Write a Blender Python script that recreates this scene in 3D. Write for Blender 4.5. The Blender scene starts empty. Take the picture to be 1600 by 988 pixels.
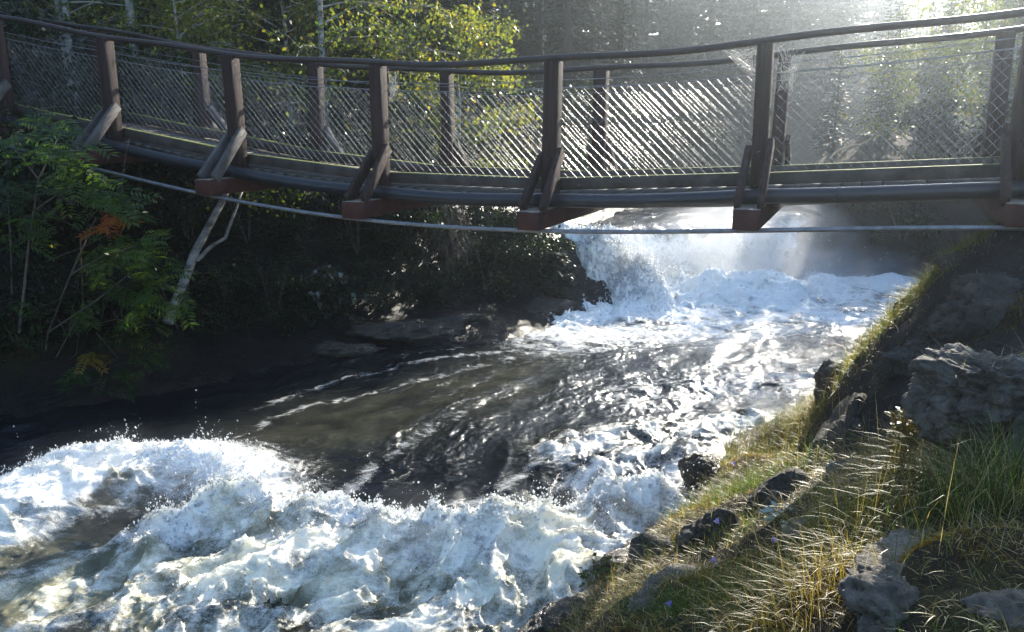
import bpy, bmesh, math, random
import numpy as np
from mathutils import Vector, Matrix, noise as mnoise

R = math.radians
scene = bpy.context.scene
COL = scene.collection
rng = np.random.default_rng(7)
random.seed(7)

# ------------------------------------------------------------------ camera
EYE = 3.0
PITCH = R(13.7)
FPX = 1250.0
cam_d = bpy.data.cameras.new("camera")
cam_d.sensor_width = 36.0
cam_d.lens = 36.0 * FPX / 1600.0
cam_d.clip_start = 0.05
cam_d.clip_end = 500.0
cam = bpy.data.objects.new("camera", cam_d)
COL.objects.link(cam)
cam.location = (0, 0, EYE)
cam.rotation_euler = (math.pi / 2 - PITCH, 0, 0)
scene.camera = cam

# ------------------------------------------------------------------ light
SUN_AZ, SUN_EL = R(29), R(22)
world = bpy.data.worlds.new("World")
scene.world = world
world.use_nodes = True
wn = world.node_tree.nodes
wl = world.node_tree.links
wn.clear()
sky = wn.new("ShaderNodeTexSky")
sky.sky_type = 'NISHITA'
sky.sun_disc = False
sky.sun_elevation = SUN_EL
sky.sun_rotation = SUN_AZ
sky.air_density = 1.0
sky.dust_density = 0.6
sky.ozone_density = 2.0
bg = wn.new("ShaderNodeBackground")
bg.inputs["Strength"].default_value = 0.14
wo = wn.new("ShaderNodeOutputWorld")
wl.new(sky.outputs[0], bg.inputs[0])
wl.new(bg.outputs[0], wo.inputs[0])

sun_d = bpy.data.lights.new("sun", 'SUN')
sun_d.energy = 5.0
sun_d.angle = R(0.53)
sun_d.color = (1.0, 0.93, 0.80)
sun_o = bpy.data.objects.new("sun", sun_d)
COL.objects.link(sun_o)
L = Vector((math.sin(SUN_AZ) * math.cos(SUN_EL), math.cos(SUN_AZ) * math.cos(SUN_EL), math.sin(SUN_EL)))
sun_o.rotation_euler = L.to_track_quat('Z', 'Y').to_euler()
sun_o.location = (10, 18, 16)

scene.view_settings.view_transform = 'Standard'
scene.view_settings.look = 'None'
scene.view_settings.exposure = 1.58
scene.view_settings.gamma = 1.0
scene.view_settings.use_curve_mapping = False
scene.render.engine = 'CYCLES'
cy = scene.cycles
cy.use_denoising = True
cy.max_bounces = 6
cy.diffuse_bounces = 3
cy.glossy_bounces = 3
cy.transmission_bounces = 3
cy.transparent_max_bounces = 6
cy.volume_bounces = 1
cy.sample_clamp_indirect = 4.0
cy.sample_clamp_direct = 0.0
cy.caustics_reflective = False
cy.caustics_refractive = False
cy.blur_glossy = 0.5


# ------------------------------------------------------------------ helpers
def ray(px, py):
    xv, yv = (px - 800) / FPX, (494 - py) / FPX
    return np.array([xv, math.cos(PITCH) + yv * math.sin(PITCH), yv * math.cos(PITCH) - math.sin(PITCH)])


def atY(px, py, Y):
    d = ray(px, py)
    return np.array([0, 0, EYE]) + d * (Y / d[1])


def atZ(px, py, z):
    d = ray(px, py)
    return np.array([0, 0, EYE]) + d * ((z - EYE) / d[2])


def smooth(a, b, x):
    t = np.clip((x - a) / (b - a), 0, 1)
    return t * t * (3 - 2 * t)


def _hash(ix, iy, seed):
    h = (ix.astype(np.int64) * 374761393 + iy.astype(np.int64) * 668265263 + seed * 1274126177) & 0xFFFFFFFF
    h = ((h ^ (h >> 13)) * 1274126177) & 0xFFFFFFFF
    return (h ^ (h >> 16)) & 0xFFFF


def perlin(x, y, seed=0):
    x0, y0 = np.floor(x), np.floor(y)
    fx, fy = x - x0, y - y0
    u, v = fx * fx * fx * (fx * (fx * 6 - 15) + 10), fy * fy * fy * (fy * (fy * 6 - 15) + 10)

    def g(dx, dy):
        a = _hash(x0 + dx, y0 + dy, seed) * (2 * math.pi / 65536)
        return np.cos(a) * (fx - dx) + np.sin(a) * (fy - dy)
    n0 = g(0, 0) * (1 - u) + g(1, 0) * u
    n1 = g(0, 1) * (1 - u) + g(1, 1) * u
    return (n0 * (1 - v) + n1 * v) * 1.5


def fbm(x, y, oct=4, seed=0, gain=0.5):
    s, a, t = 0, 1.0, 0
    for k in range(oct):
        s = s + a * perlin(x * 2.03 ** k + 17.3 * k, y * 2.03 ** k - 9.1 * k, seed + k)
        t += a
        a *= gain
    return s / t


def billow(x, y, oct=4, seed=0, gain=0.5):
    s, a, t = 0, 1.0, 0
    for k in range(oct):
        s = s + a * (1 - np.abs(perlin(x * 2.03 ** k + 3.7 * k, y * 2.03 ** k + 5.1 * k, seed + k)) * 2)
        t += a
        a *= gain
    return s / t


def link(o, parent=None):
    COL.objects.link(o)
    if parent is not None:
        o.parent = parent
    return o


def mesh_obj(name, V, F, mat, parent=None, tint=None, smooth_sh=False, attrs=None):
    """V (N,3); F list of (M,k) int arrays."""
    V = np.asarray(V, dtype=np.float32)
    if isinstance(F, np.ndarray):
        F = [F]
    F = [f for f in F if len(f)]
    me = bpy.data.meshes.new(name)
    me.vertices.add(len(V))
    me.vertices.foreach_set("co", V.ravel())
    nl = sum(f.size for f in F)
    npol = sum(len(f) for f in F)
    me.loops.add(nl)
    me.loops.foreach_set("vertex_index", np.concatenate([f.ravel() for f in F]).astype(np.int32))
    me.polygons.add(npol)
    sizes = np.concatenate([np.full(len(f), f.shape[1]) for f in F])
    starts = np.concatenate([[0], np.cumsum(sizes)[:-1]]).astype(np.int32)
    me.polygons.foreach_set("loop_start", starts)
    if smooth_sh:
        me.polygons.foreach_set("use_smooth", np.ones(npol, dtype=bool))
    me.update(calc_edges=True)
    me.validate()
    if tint is not None:
        a = me.attributes.new("tint", 'FLOAT', 'POINT')
        a.data.foreach_set("value", np.asarray(tint, dtype=np.float32))
    if attrs:
        for k, v in attrs.items():
            a = me.attributes.new(k, 'FLOAT', 'POINT')
            a.data.foreach_set("value", np.asarray(v, dtype=np.float32))
    me.materials.append(mat)
    o = bpy.data.objects.new(name, me)
    return link(o, parent)


class MB:
    def __init__(s):
        s.V, s.F3, s.F4, s.T, s.n = [], [], [], [], 0

    def add(s, V, F, t=0.5):
        V = np.asarray(V, dtype=float).reshape(-1, 3)
        F = np.asarray(F, dtype=np.int64)
        if F.size:
            (s.F3 if F.shape[1] == 3 else s.F4).append(F + s.n)
        s.V.append(V)
        s.T.append(np.full(len(V), t) if np.isscalar(t) else np.asarray(t))
        s.n += len(V)

    def box(s, c, ax, ay, az, t=0.5):
        """centre, half-axis vectors"""
        c, ax, ay, az = map(np.asarray, (c, ax, ay, az))
        P = [c + i * ax + j * ay + k * az for k in (-1, 1) for j in (-1, 1) for i in (-1, 1)]
        s.add(P, [[0, 2, 3, 1], [4, 5, 7, 6], [0, 1, 5, 4], [2, 6, 7, 3], [0, 4, 6, 2], [1, 3, 7, 5]], t)

    def tube(s, P, rad, seg=6, t=0.5, cap=True, twist=None):
        P = np.asarray(P, dtype=float)
        n = len(P)
        rad = np.full(n, rad) if np.isscalar(rad) else np.asarray(rad, dtype=float)
        T = np.gradient(P, axis=0)
        T /= np.linalg.norm(T, axis=1)[:, None] + 1e-9
        ref = np.array([0.13, 0.21, 0.97]) if abs(T[0][2]) < 0.9 else np.array([0.97, 0.2, 0.1])
        A = np.cross(T, ref)
        A /= np.linalg.norm(A, axis=1)[:, None] + 1e-9
        B = np.cross(T, A)
        th = np.linspace(0, 2 * math.pi, seg, endpoint=False)
        rr = rad[:, None] * np.ones(seg)[None]
        if twist is not None:
            dl = np.concatenate([[0], np.cumsum(np.linalg.norm(np.diff(P, axis=0), axis=1))])
            rr = rr * (1 + 0.16 * np.abs(np.cos(1.5 * (th[None] - twist * dl[:, None]))))
        V = P[:, None] + rr[..., None] * (np.cos(th)[None, :, None] * A[:, None] + np.sin(th)[None, :, None] * B[:, None])
        i = np.arange(n - 1)[:, None] * seg
        j = np.arange(seg)[None]
        j2 = (j + 1) % seg
        F = np.stack([i + j, i + j2, i + seg + j2, i + seg + j], -1).reshape(-1, 4)
        s.add(V.reshape(-1, 3), F, t)
        if cap:
            b = s.n - n * seg
            for base in (b, b + (n - 1) * seg):
                k = np.arange(1, seg - 1)
                s.F3.append(np.stack([np.full(seg - 2, base), base + k, base + k + 1], -1))

    def leaves(s, C, D, N, ln, wd, t, fold=0.15):
        """rhombic leaves: base C, direction D, approx normal N"""
        D = D / (np.linalg.norm(D, axis=1)[:, None] + 1e-9)
        S = np.cross(D, N)
        S /= np.linalg.norm(S, axis=1)[:, None] + 1e-9
        U = np.cross(S, D)
        ln = np.asarray(ln)[:, None] if not np.isscalar(ln) else ln
        wd = np.asarray(wd)[:, None] if not np.isscalar(wd) else wd
        m = C + D * ln * 0.42 + U * ln * fold
        V = np.stack([C, m + S * wd * 0.5, C + D * ln, m - S * wd * 0.5], 1)
        n = len(C)
        F = np.arange(n * 4).reshape(n, 4)
        s.add(V.reshape(-1, 3), F, np.repeat(np.broadcast_to(t, (n,)), 4))

    def blades(s, B, ln, wd, az, lean, curl, t):
        """grass blades: vectorised arrays"""
        n = len(B)
        V = []
        side = np.stack([-np.sin(az), np.cos(az), np.zeros(n)], 1)
        dirh = np.stack([np.cos(az), np.sin(az), np.zeros(n)], 1)
        P = B.copy()
        ang = lean.copy()
        K = 4
        for k in range(K + 1):
            w = wd * (1 - (k / K) ** 1.6) * 0.5
            if k < K:
                V.append(P - side * w[:, None])
                V.append(P + side * w[:, None])
            else:
                V.append(P)
            st = ln / K
            P = P + (dirh * np.sin(ang)[:, None] + np.array([0, 0, 1.0]) * np.cos(ang)[:, None]) * st[:, None]
            ang = ang + curl / K
        V = np.stack(V, 1)
        m = V.shape[1]
        base = np.arange(n)[:, None] * m
        q = [base + np.array([[2 * k, 2 * k + 1, 2 * k + 3, 2 * k + 2]]) for k in range(K - 1)]
        F4 = np.concatenate(q)
        F3 = base + np.array([[2 * K - 2, 2 * K - 1, 2 * K]])
        s.add(V.reshape(-1, 3), F4, np.repeat(t, m))
        s.F3.append(F3 + s.n - n * m)

    def build(s, name, mat, parent=None, smooth_sh=False):
        F = []
        if s.F3:
            F.append(np.concatenate(s.F3))
        if s.F4:
            F.append(np.concatenate(s.F4))
        return mesh_obj(name, np.concatenate(s.V), F, mat, parent, np.concatenate(s.T), smooth_sh)


def tag(o, label=None, cat=None, group=None, kind=None):
    if label:
        o["label"] = label
    if cat:
        o["category"] = cat
    if group:
        o["group"] = group
    if kind:
        o["kind"] = kind
    return o


def empty(name, loc, label=None, cat=None, group=None):
    o = bpy.data.objects.new(name, None)
    o.empty_display_size = 0.2
    COL.objects.link(o)
    o.location = Vector([float(v) for v in loc])
    return tag(o, label, cat, group)


def copy_tree(src, kids, loc, rz, sc, label, group=None):
    c = src.copy()
    COL.objects.link(c)
    c.location = Vector([float(v) for v in loc])
    c.rotation_euler = (0, 0, rz)
    c.scale = (sc[0], sc[0], sc[1]) if not np.isscalar(sc) else (sc, sc, sc)
    c["label"] = label
    if group:
        c["group"] = group
    for k in kids:
        d = k.copy()
        COL.objects.link(d)
        d.parent = c
    return c


# ------------------------------------------------------------------ materials
def new_mat(name):
    m = bpy.data.materials.new(name)
    m.use_nodes = True
    nt = m.node_tree
    nt.nodes.clear()
    return m, nt.nodes, nt.links


def node(ns, typ, **kw):
    n = ns.new(typ)
    for k, v in kw.items():
        if k in n.inputs:
            n.inputs[k].default_value = v
        else:
            setattr(n, k, v)
    return n


def ramp(ns, stops, interp='LINEAR'):
    r = ns.new("ShaderNodeValToRGB")
    r.color_ramp.interpolation = interp
    el = r.color_ramp.elements
    while len(el) < len(stops):
        el.new(0.5)
    for e, (p, c) in zip(el, stops):
        e.position = p
        e.color = (*c, 1) if len(c) == 3 else c
    return r


def math_n(ns, ls, op, a, b=None, clamp=False):
    n = ns.new("ShaderNodeMath")
    n.operation = op
    n.use_clamp = clamp
    for i, v in enumerate((a, b)):
        if v is None:
            continue
        if hasattr(v, "is_linked"):
            ls.new(v, n.inputs[i])
        else:
            n.inputs[i].default_value = v
    return n.outputs[0]


def mix_c(ns, ls, fac, a, b, mode='MIX'):
    n = ns.new("ShaderNodeMix")
    n.data_type = 'RGBA'
    n.blend_type = mode
    for sock, v in ((n.inputs[0], fac), (n.inputs[6], a), (n.inputs[7], b)):
        if hasattr(v, "is_linked"):
            ls.new(v, sock)
        elif np.isscalar(v):
            sock.default_value = v
        else:
            sock.default_value = (*v, 1)
    return n.outputs[2]


def noise_n(ns, ls, scale, detail=4, rough=0.55, vec=None, dist=0.0):
    n = node(ns, "ShaderNodeTexNoise", Scale=scale, Detail=detail, Roughness=rough, Distortion=dist)
    if vec is not None:
        ls.new(vec, n.inputs["Vector"])
    return n.outputs["Fac"]


def leaf_mat(name, stops, trans=0.45, rough=0.45, spec=0.4, glow=(1.5, 1.5, 0.7)):
    m, ns, ls = new_mat(name)
    at = node(ns, "ShaderNodeAttribute", attribute_name="tint")
    oi = ns.new("ShaderNodeObjectInfo")
    jit = math_n(ns, ls, 'MULTIPLY', math_n(ns, ls, 'SUBTRACT', oi.outputs["Random"], 0.5), 0.08)
    f = math_n(ns, ls, 'ADD', at.outputs["Fac"], jit)
    r = ramp(ns, stops)
    ls.new(f, r.inputs[0])
    p = node(ns, "ShaderNodeBsdfPrincipled", Roughness=rough)
    p.inputs["Specular IOR Level"].default_value = spec
    ls.new(r.outputs[0], p.inputs["Base Color"])
    t = ns.new("ShaderNodeBsdfTranslucent")
    tc = mix_c(ns, ls, 1.0, r.outputs[0], glow, 'MULTIPLY')
    ls.new(tc, t.inputs[0])
    mx = node(ns, "ShaderNodeMixShader")
    mx.inputs[0].default_value = trans
    ls.new(p.outputs[0], mx.inputs[1])
    ls.new(t.outputs[0], mx.inputs[2])
    o = ns.new("ShaderNodeOutputMaterial")
    ls.new(mx.outputs[0], o.inputs[0])
    return m


def simple_mat(name, c1, c2, scale=8, rough=0.7, bump=0.3, bscale=30, spec=0.3, metal=0.0, stretch=None, moss=None, dist=0.006):
    m, ns, ls = new_mat(name)
    tc = ns.new("ShaderNodeTexCoord")
    v = tc.outputs["Object"]
    if stretch:
        mp = ns.new("ShaderNodeMapping")
        mp.inputs["Scale"].default_value = stretch
        ls.new(v, mp.inputs[0])
        v = mp.outputs[0]
    n1 = noise_n(ns, ls, scale, 6, 0.6, v)
    r = ramp(ns, [(0.3, c1), (0.7, c2)])
    ls.new(n1, r.inputs[0])
    col = r.outputs[0]
    if moss:
        g = ns.new("ShaderNodeNewGeometry")
        sx = ns.new("ShaderNodeSeparateXYZ")
        ls.new(g.outputs["Normal"], sx.inputs[0])
        nm = noise_n(ns, ls, 14, 4, 0.6, tc.outputs["Object"])
        a = math_n(ns, ls, 'MULTIPLY_ADD', nm, 1.6)
        ns_a = a.node
        ns_a.inputs[2].default_value = -1.35
        f = math_n(ns, ls, 'ADD', sx.outputs["Z"], a)
        f = math_n(ns, ls, 'MULTIPLY', f, 3.0, True)
        col = mix_c(ns, ls, f, col, moss)
    p = node(ns, "ShaderNodeBsdfPrincipled", Roughness=rough, Metallic=metal)
    p.inputs["Specular IOR Level"].default_value = spec
    ls.new(col, p.inputs["Base Color"])
    n2 = noise_n(ns, ls, bscale, 6, 0.65, v)
    b = node(ns, "ShaderNodeBump", Strength=bump, Distance=dist)
    ls.new(n2, b.inputs["Height"])
    ls.new(b.outputs[0], p.inputs["Normal"])
    o = ns.new("ShaderNodeOutputMaterial")
    ls.new(p.outputs[0], o.inputs[0])
    return m


M = {}
M['birch_leaf'] = leaf_mat("birch leaf", [(0.0, (0.035, 0.07, 0.012)), (0.45, (0.08, 0.115, 0.026)), (0.8, (0.14, 0.15, 0.03)), (1.0, (0.24, 0.19, 0.02))], 0.62, 0.42, 0.3, (1.9, 1.75, 0.95))
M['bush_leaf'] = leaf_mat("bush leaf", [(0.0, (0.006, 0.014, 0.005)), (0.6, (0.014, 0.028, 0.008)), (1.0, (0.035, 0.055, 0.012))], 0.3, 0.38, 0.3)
M['rowan_leaf'] = leaf_mat("rowan leaf", [(0.0, (0.018, 0.045, 0.012)), (0.5, (0.06, 0.115, 0.022)), (0.7, (0.10, 0.14, 0.025)), (0.85, (0.30, 0.20, 0.02)), (1.0, (0.32, 0.08, 0.02))], 0.55, 0.4, 0.45, (2.2, 2.2, 0.9))
M['pale_leaf'] = leaf_mat("pale leaf", [(0.0, (0.03, 0.05, 0.04)), (1.0, (0.07, 0.10, 0.07))], 0.25, 0.22, 0.7)
M['spruce_needle'] = leaf_mat("spruce needles", [(0.0, (0.012, 0.022, 0.012)), (0.7, (0.028, 0.045, 0.02)), (1.0, (0.05, 0.06, 0.025))], 0.25, 0.5, 0.3)
M['dead_twig'] = simple_mat("dead twig", (0.08, 0.065, 0.05), (0.17, 0.14, 0.11), 12)
M['grass'] = leaf_mat("grass blade", [(0.0, (0.045, 0.10, 0.015)), (0.3, (0.10, 0.16, 0.022)), (0.5, (0.26, 0.21, 0.045)), (0.72, (0.42, 0.31, 0.11)), (1.0, (0.58, 0.50, 0.32))], 0.45, 0.4, 0.45)
M['moss'] = leaf_mat("moss", [(0.0, (0.06, 0.055, 0.01)), (0.5, (0.22, 0.13, 0.015)), (1.0, (0.34, 0.20, 0.02))], 0.35, 0.6, 0.2)
M['flower'] = leaf_mat("harebell petal", [(0.0, (0.22, 0.16, 0.55)), (1.0, (0.42, 0.36, 0.75))], 0.4, 0.5, 0.3)
M['bark'] = simple_mat("spruce bark", (0.025, 0.018, 0.014), (0.075, 0.055, 0.042), 10, 0.85, 0.8, 25, stretch=(1, 1, 0.3), dist=0.02)
M['birch_bark'] = simple_mat("birch bark", (0.06, 0.055, 0.05), (0.5, 0.48, 0.44), 5, 0.7, 0.4, 20, stretch=(1, 1, 3.0))
M['post_wood'] = simple_mat("weathered timber", (0.020, 0.009, 0.007), (0.070, 0.040, 0.033), 5, 0.8, 1.0, 18, stretch=(5, 5, 0.3), dist=0.012)
M['brace_wood'] = simple_mat("grey brace timber", (0.05, 0.042, 0.038), (0.15, 0.135, 0.125), 6, 0.75, 0.6, 22)
M['beam_wood'] = simple_mat("red stained beam", (0.035, 0.010, 0.008), (0.085, 0.030, 0.022), 5, 0.7, 0.6, 18, moss=(0.22, 0.19, 0.15))
M['kerb_wood'] = simple_mat("kerb timber", (0.04, 0.03, 0.026), (0.11, 0.092, 0.08), 5, 0.8, 0.5, 20, moss=(0.16, 0.17, 0.03))
M['plank_wood'] = simple_mat("deck plank", (0.05, 0.042, 0.036), (0.13, 0.115, 0.10), 6, 0.6, 0.5, 25)
M['rail_steel'] = simple_mat("rail steel", (0.022, 0.013, 0.011), (0.05, 0.034, 0.03), 7, 0.45, 0.3, 40, spec=0.5)
M['pipe_plastic'] = simple_mat("black pipe", (0.014, 0.015, 0.02), (0.028, 0.028, 0.034), 4, 0.32, 0.15, 50, spec=0.5)
M['galv'] = simple_mat("galvanised wire", (0.34, 0.34, 0.34), (0.50, 0.50, 0.50), 20, 0.27, 0.0, 30, metal=1.0)
M['cable'] = simple_mat("steel cable", (0.16, 0.16, 0.17), (0.30, 0.30, 0.31), 12, 0.45, 0.2, 60, metal=0.6, spec=0.5)
M['web'] = leaf_mat("spider silk", [(0.0, (0.7, 0.7, 0.68)), (1.0, (0.8, 0.8, 0.78))], 0.5, 0.3, 0.6, (1.0, 1.0, 1.0))


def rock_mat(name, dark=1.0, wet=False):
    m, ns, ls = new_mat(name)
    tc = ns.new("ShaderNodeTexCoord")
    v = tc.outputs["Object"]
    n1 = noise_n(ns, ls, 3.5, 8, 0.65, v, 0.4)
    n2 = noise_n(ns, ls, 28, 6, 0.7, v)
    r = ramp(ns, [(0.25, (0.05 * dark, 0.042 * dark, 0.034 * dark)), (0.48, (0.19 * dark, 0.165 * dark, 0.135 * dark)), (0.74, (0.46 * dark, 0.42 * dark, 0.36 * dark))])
    ls.new(n1, r.inputs[0])
    r2 = ramp(ns, [(0.3, (0.55, 0.55, 0.55)), (0.7, (1.25, 1.22, 1.18))])
    ls.new(n2, r2.inputs[0])
    col = mix_c(ns, ls, 1.0, r.outputs[0], r2.outputs[0], 'MULTIPLY')
    # lichen
    vo = node(ns, "ShaderNodeTexNoise", Scale=11.0, Detail=5.0, Roughness=0.7)
    ls.new(v, vo.inputs["Vector"])
    lr = ramp(ns, [(0.56, (0, 0, 0)), (0.66, (1, 1, 1))])
    ls.new(vo.outputs["Fac"], lr.inputs[0])
    lf = math_n(ns, ls, 'MULTIPLY', lr.outputs[0], 0.1 if wet else 0.65)
    col = mix_c(ns, ls, lf, col, (0.30 * dark, 0.33 * dark, 0.26 * dark))
    # moss on tops
    g = ns.new("ShaderNodeNewGeometry")
    sx = ns.new("ShaderNodeSeparateXYZ")
    ls.new(g.outputs["Normal"], sx.inputs[0])
    nm = noise_n(ns, ls, 5, 6, 0.65, v)
    f = math_n(ns, ls, 'MULTIPLY', math_n(ns, ls, 'SUBTRACT', nm, 0.60), 9.0, True)
    f = math_n(ns, ls, 'MULTIPLY', f, math_n(ns, ls, 'MULTIPLY', sx.outputs["Z"], 0.9, True))
    col = mix_c(ns, ls, f, col, (0.10, 0.085, 0.02))
    p = node(ns, "ShaderNodeBsdfPrincipled", Roughness=0.28 if wet else 0.78)
    p.inputs["Specular IOR Level"].default_value = 0.5 if wet else 0.3
    ls.new(col, p.inputs["Base Color"])
    # cracks + grain bump
    vr = node(ns, "ShaderNodeTexVoronoi", Scale=4.0, feature='DISTANCE_TO_EDGE')
    wv = ns.new("ShaderNodeVectorMath")
    wv.operation = 'ADD'
    nz = node(ns, "ShaderNodeTexNoise", Scale=6.0, Detail=4.0)
    ls.new(v, nz.inputs["Vector"])
    sc = ns.new("ShaderNodeVectorMath")
    sc.operation = 'SCALE'
    sc.inputs["Scale"].default_value = 0.35
    ls.new(nz.outputs["Color"], sc.inputs[0])
    ls.new(v, wv.inputs[0])
    ls.new(sc.outputs[0], wv.inputs[1])
    ls.new(wv.outputs[0], vr.inputs["Vector"])
    cr = ramp(ns, [(0.0, (0, 0, 0)), (0.05, (1, 1, 1))])
    ls.new(vr.outputs["Distance"], cr.inputs[0])
    h = math_n(ns, ls, 'MULTIPLY_ADD', cr.outputs[0], 0.5)
    ls.new(noise_n(ns, ls, 32, 9, 0.75, v), h.node.inputs[2])
    b = node(ns, "ShaderNodeBump", Strength=1.0, Distance=0.03)
    ls.new(h, b.inputs["Height"])
    ls.new(b.outputs[0], p.inputs["Normal"])
    o = ns.new("ShaderNodeOutputMaterial")
    ls.new(p.outputs[0], o.inputs[0])
    return m


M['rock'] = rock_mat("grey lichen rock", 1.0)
M['rock_mid'] = rock_mat("darker grey rock", 0.68)  # same rock in a darker tone, for the big boulder
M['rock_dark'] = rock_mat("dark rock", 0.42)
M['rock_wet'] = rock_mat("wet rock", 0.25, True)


def ground_mat():
    m, ns, ls = new_mat("forest soil and rock")
    tc = ns.new("ShaderNodeTexCoord")
    v = tc.outputs["Object"]
    n1 = noise_n(ns, ls, 2.2, 8, 0.65, v)
    n2 = noise_n(ns, ls, 22, 6, 0.7, v)
    soil = ramp(ns, [(0.3, (0.018, 0.012, 0.008)), (0.55, (0.045, 0.03, 0.016)), (0.72, (0.10, 0.065, 0.025))])
    ls.new(n2, soil.inputs[0])
    mossr = ramp(ns, [(0.35, (0.02, 0.024, 0.007)), (0.7, (0.10, 0.075, 0.016))])
    ls.new(n2, mossr.inputs[0])
    mf = ramp(ns, [(0.47, (0, 0, 0)), (0.56, (1, 1, 1))])
    ls.new(n1, mf.inputs[0])
    col = mix_c(ns, ls, mf.outputs[0], soil.outputs[0], mossr.outputs[0])
    rk = ramp(ns, [(0.3, (0.016, 0.014, 0.013)), (0.7, (0.06, 0.052, 0.046))])  # bare rock, darkened so the ridge face's shade is in its colour
    ls.new(noise_n(ns, ls, 7, 8, 0.7, v), rk.inputs[0])
    at = node(ns, "ShaderNodeAttribute", attribute_name="rocky")
    rf = math_n(ns, ls, 'ADD', at.outputs["Fac"], math_n(ns, ls, 'MULTIPLY', math_n(ns, ls, 'SUBTRACT', n1, 0.5), 1.5))
    rf = math_n(ns, ls, 'MULTIPLY', math_n(ns, ls, 'SUBTRACT', rf, 0.4), 5.0, True)
    col = mix_c(ns, ls, rf, col, rk.outputs[0])
    # wet at the waterline; the left bank's deep shade is painted in too
    wt = node(ns, "ShaderNodeAttribute", attribute_name="wet")
    col = mix_c(ns, ls, wt.outputs["Fac"], col, (0.012, 0.011, 0.011))
    p = node(ns, "ShaderNodeBsdfPrincipled")
    ls.new(math_n(ns, ls, 'MULTIPLY_ADD', wt.outputs["Fac"], -0.6), p.inputs["Roughness"])
    p.inputs["Roughness"].links[0].from_node.inputs[2].default_value = 0.9
    p.inputs["Specular IOR Level"].default_value = 0.3
    ls.new(col, p.inputs["Base Color"])
    b = node(ns, "ShaderNodeBump", Strength=1.0, Distance=0.06)
    ls.new(noise_n(ns, ls, 30, 8, 0.7, v), b.inputs["Height"])
    ls.new(b.outputs[0], p.inputs["Normal"])
    o = ns.new("ShaderNodeOutputMaterial")
    ls.new(p.outputs[0], o.inputs[0])
    return m


M['ground'] = ground_mat()


def water_mat():
    m, ns, ls = new_mat("river water and foam")
    tc = ns.new("ShaderNodeTexCoord")
    v = tc.outputs["Object"]
    mp = ns.new("ShaderNodeMapping")
    mp.inputs["Rotation"].default_value = (0, 0, R(-56))
    mp.inputs["Scale"].default_value = (0.55, 1.0, 1.0)
    ls.new(v, mp.inputs[0])
    vf = mp.outputs[0]
    fo = node(ns, "ShaderNodeAttribute", attribute_name="foam")
    ai = node(ns, "ShaderNodeAttribute", attribute_name="air")
    nA = noise_n(ns, ls, 7, 9, 0.68, vf, 0.8)
    nB = noise_n(ns, ls, 38, 6, 0.7, vf, 0.3)
    nn = math_n(ns, ls, 'ADD', math_n(ns, ls, 'MULTIPLY', math_n(ns, ls, 'SUBTRACT', nA, 0.5), 1.5),
                math_n(ns, ls, 'MULTIPLY', math_n(ns, ls, 'SUBTRACT', nB, 0.5), 0.7))
    nC = noise_n(ns, ls, 115, 3, 0.6, v)
    nn = math_n(ns, ls, 'ADD', nn, math_n(ns, ls, 'MULTIPLY', math_n(ns, ls, 'SUBTRACT', nC, 0.5), 0.8))
    f = math_n(ns, ls, 'ADD', fo.outputs["Fac"], nn)
    fm = ramp(ns, [(0.28, (0, 0, 0)), (0.50, (0.30, 0.30, 0.30)), (0.95, (1, 1, 1))])
    ls.new(f, fm.inputs[0])
    deep = mix_c(ns, ls, ai.outputs["Fac"], (0.004, 0.006, 0.010), (0.30, 0.29, 0.18))
    white = mix_c(ns, ls, ai.outputs["Fac"], (0.93, 0.93, 0.90), (0.90, 0.86, 0.70))
    col = mix_c(ns, ls, fm.outputs[0], deep, white)
    p = node(ns, "ShaderNodeBsdfPrincipled", IOR=1.33)
    sp = math_n(ns, ls, 'MULTIPLY_ADD', fm.outputs[0], -0.38)
    sp.node.inputs[2].default_value = 0.5
    ls.new(sp, p.inputs["Specular IOR Level"])
    rr = math_n(ns, ls, 'MULTIPLY_ADD', fm.outputs[0], 0.5)
    rr.node.inputs[2].default_value = 0.10
    ls.new(rr, p.inputs["Roughness"])
    ls.new(col, p.inputs["Base Color"])
    hb = math_n(ns, ls, 'ADD', math_n(ns, ls, 'MULTIPLY', noise_n(ns, ls, 9, 5, 0.6, vf, 0.6), 1.0),
                math_n(ns, ls, 'MULTIPLY', nB, 0.35))
    b = node(ns, "ShaderNodeBump", Strength=0.6, Distance=0.03)
    ls.new(hb, b.inputs["Height"])
    ls.new(b.outputs[0], p.inputs["Normal"])
    ls.new(math_n(ns, ls, 'MULTIPLY', fm.outputs[0], 0.6), p.inputs["Subsurface Weight"])
    p.inputs["Subsurface Radius"].default_value = (1.0, 0.95, 0.8)
    p.inputs["Subsurface Scale"].default_value = 0.06
    p.subsurface_method = 'BURLEY'
    o = ns.new("ShaderNodeOutputMaterial")
    ls.new(p.outputs[0], o.inputs[0])
    return m


M['water'] = water_mat()


def drop_mat():
    m, ns, ls = new_mat("water droplets")
    p = node(ns, "ShaderNodeBsdfPrincipled", Roughness=0.15, IOR=1.33)
    p.inputs["Base Color"].default_value = (0.85, 0.87, 0.88, 1)
    t = ns.new("ShaderNodeBsdfTranslucent")
    t.inputs[0].default_value = (0.9, 0.92, 0.93, 1)
    mx = node(ns, "ShaderNodeMixShader")
    mx.inputs[0].default_value = 0.6
    ls.new(p.outputs[0], mx.inputs[1])
    ls.new(t.outputs[0], mx.inputs[2])
    o = ns.new("ShaderNodeOutputMaterial")
    ls.new(mx.outputs[0], o.inputs[0])
    return m


M['drops'] = drop_mat()


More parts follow.
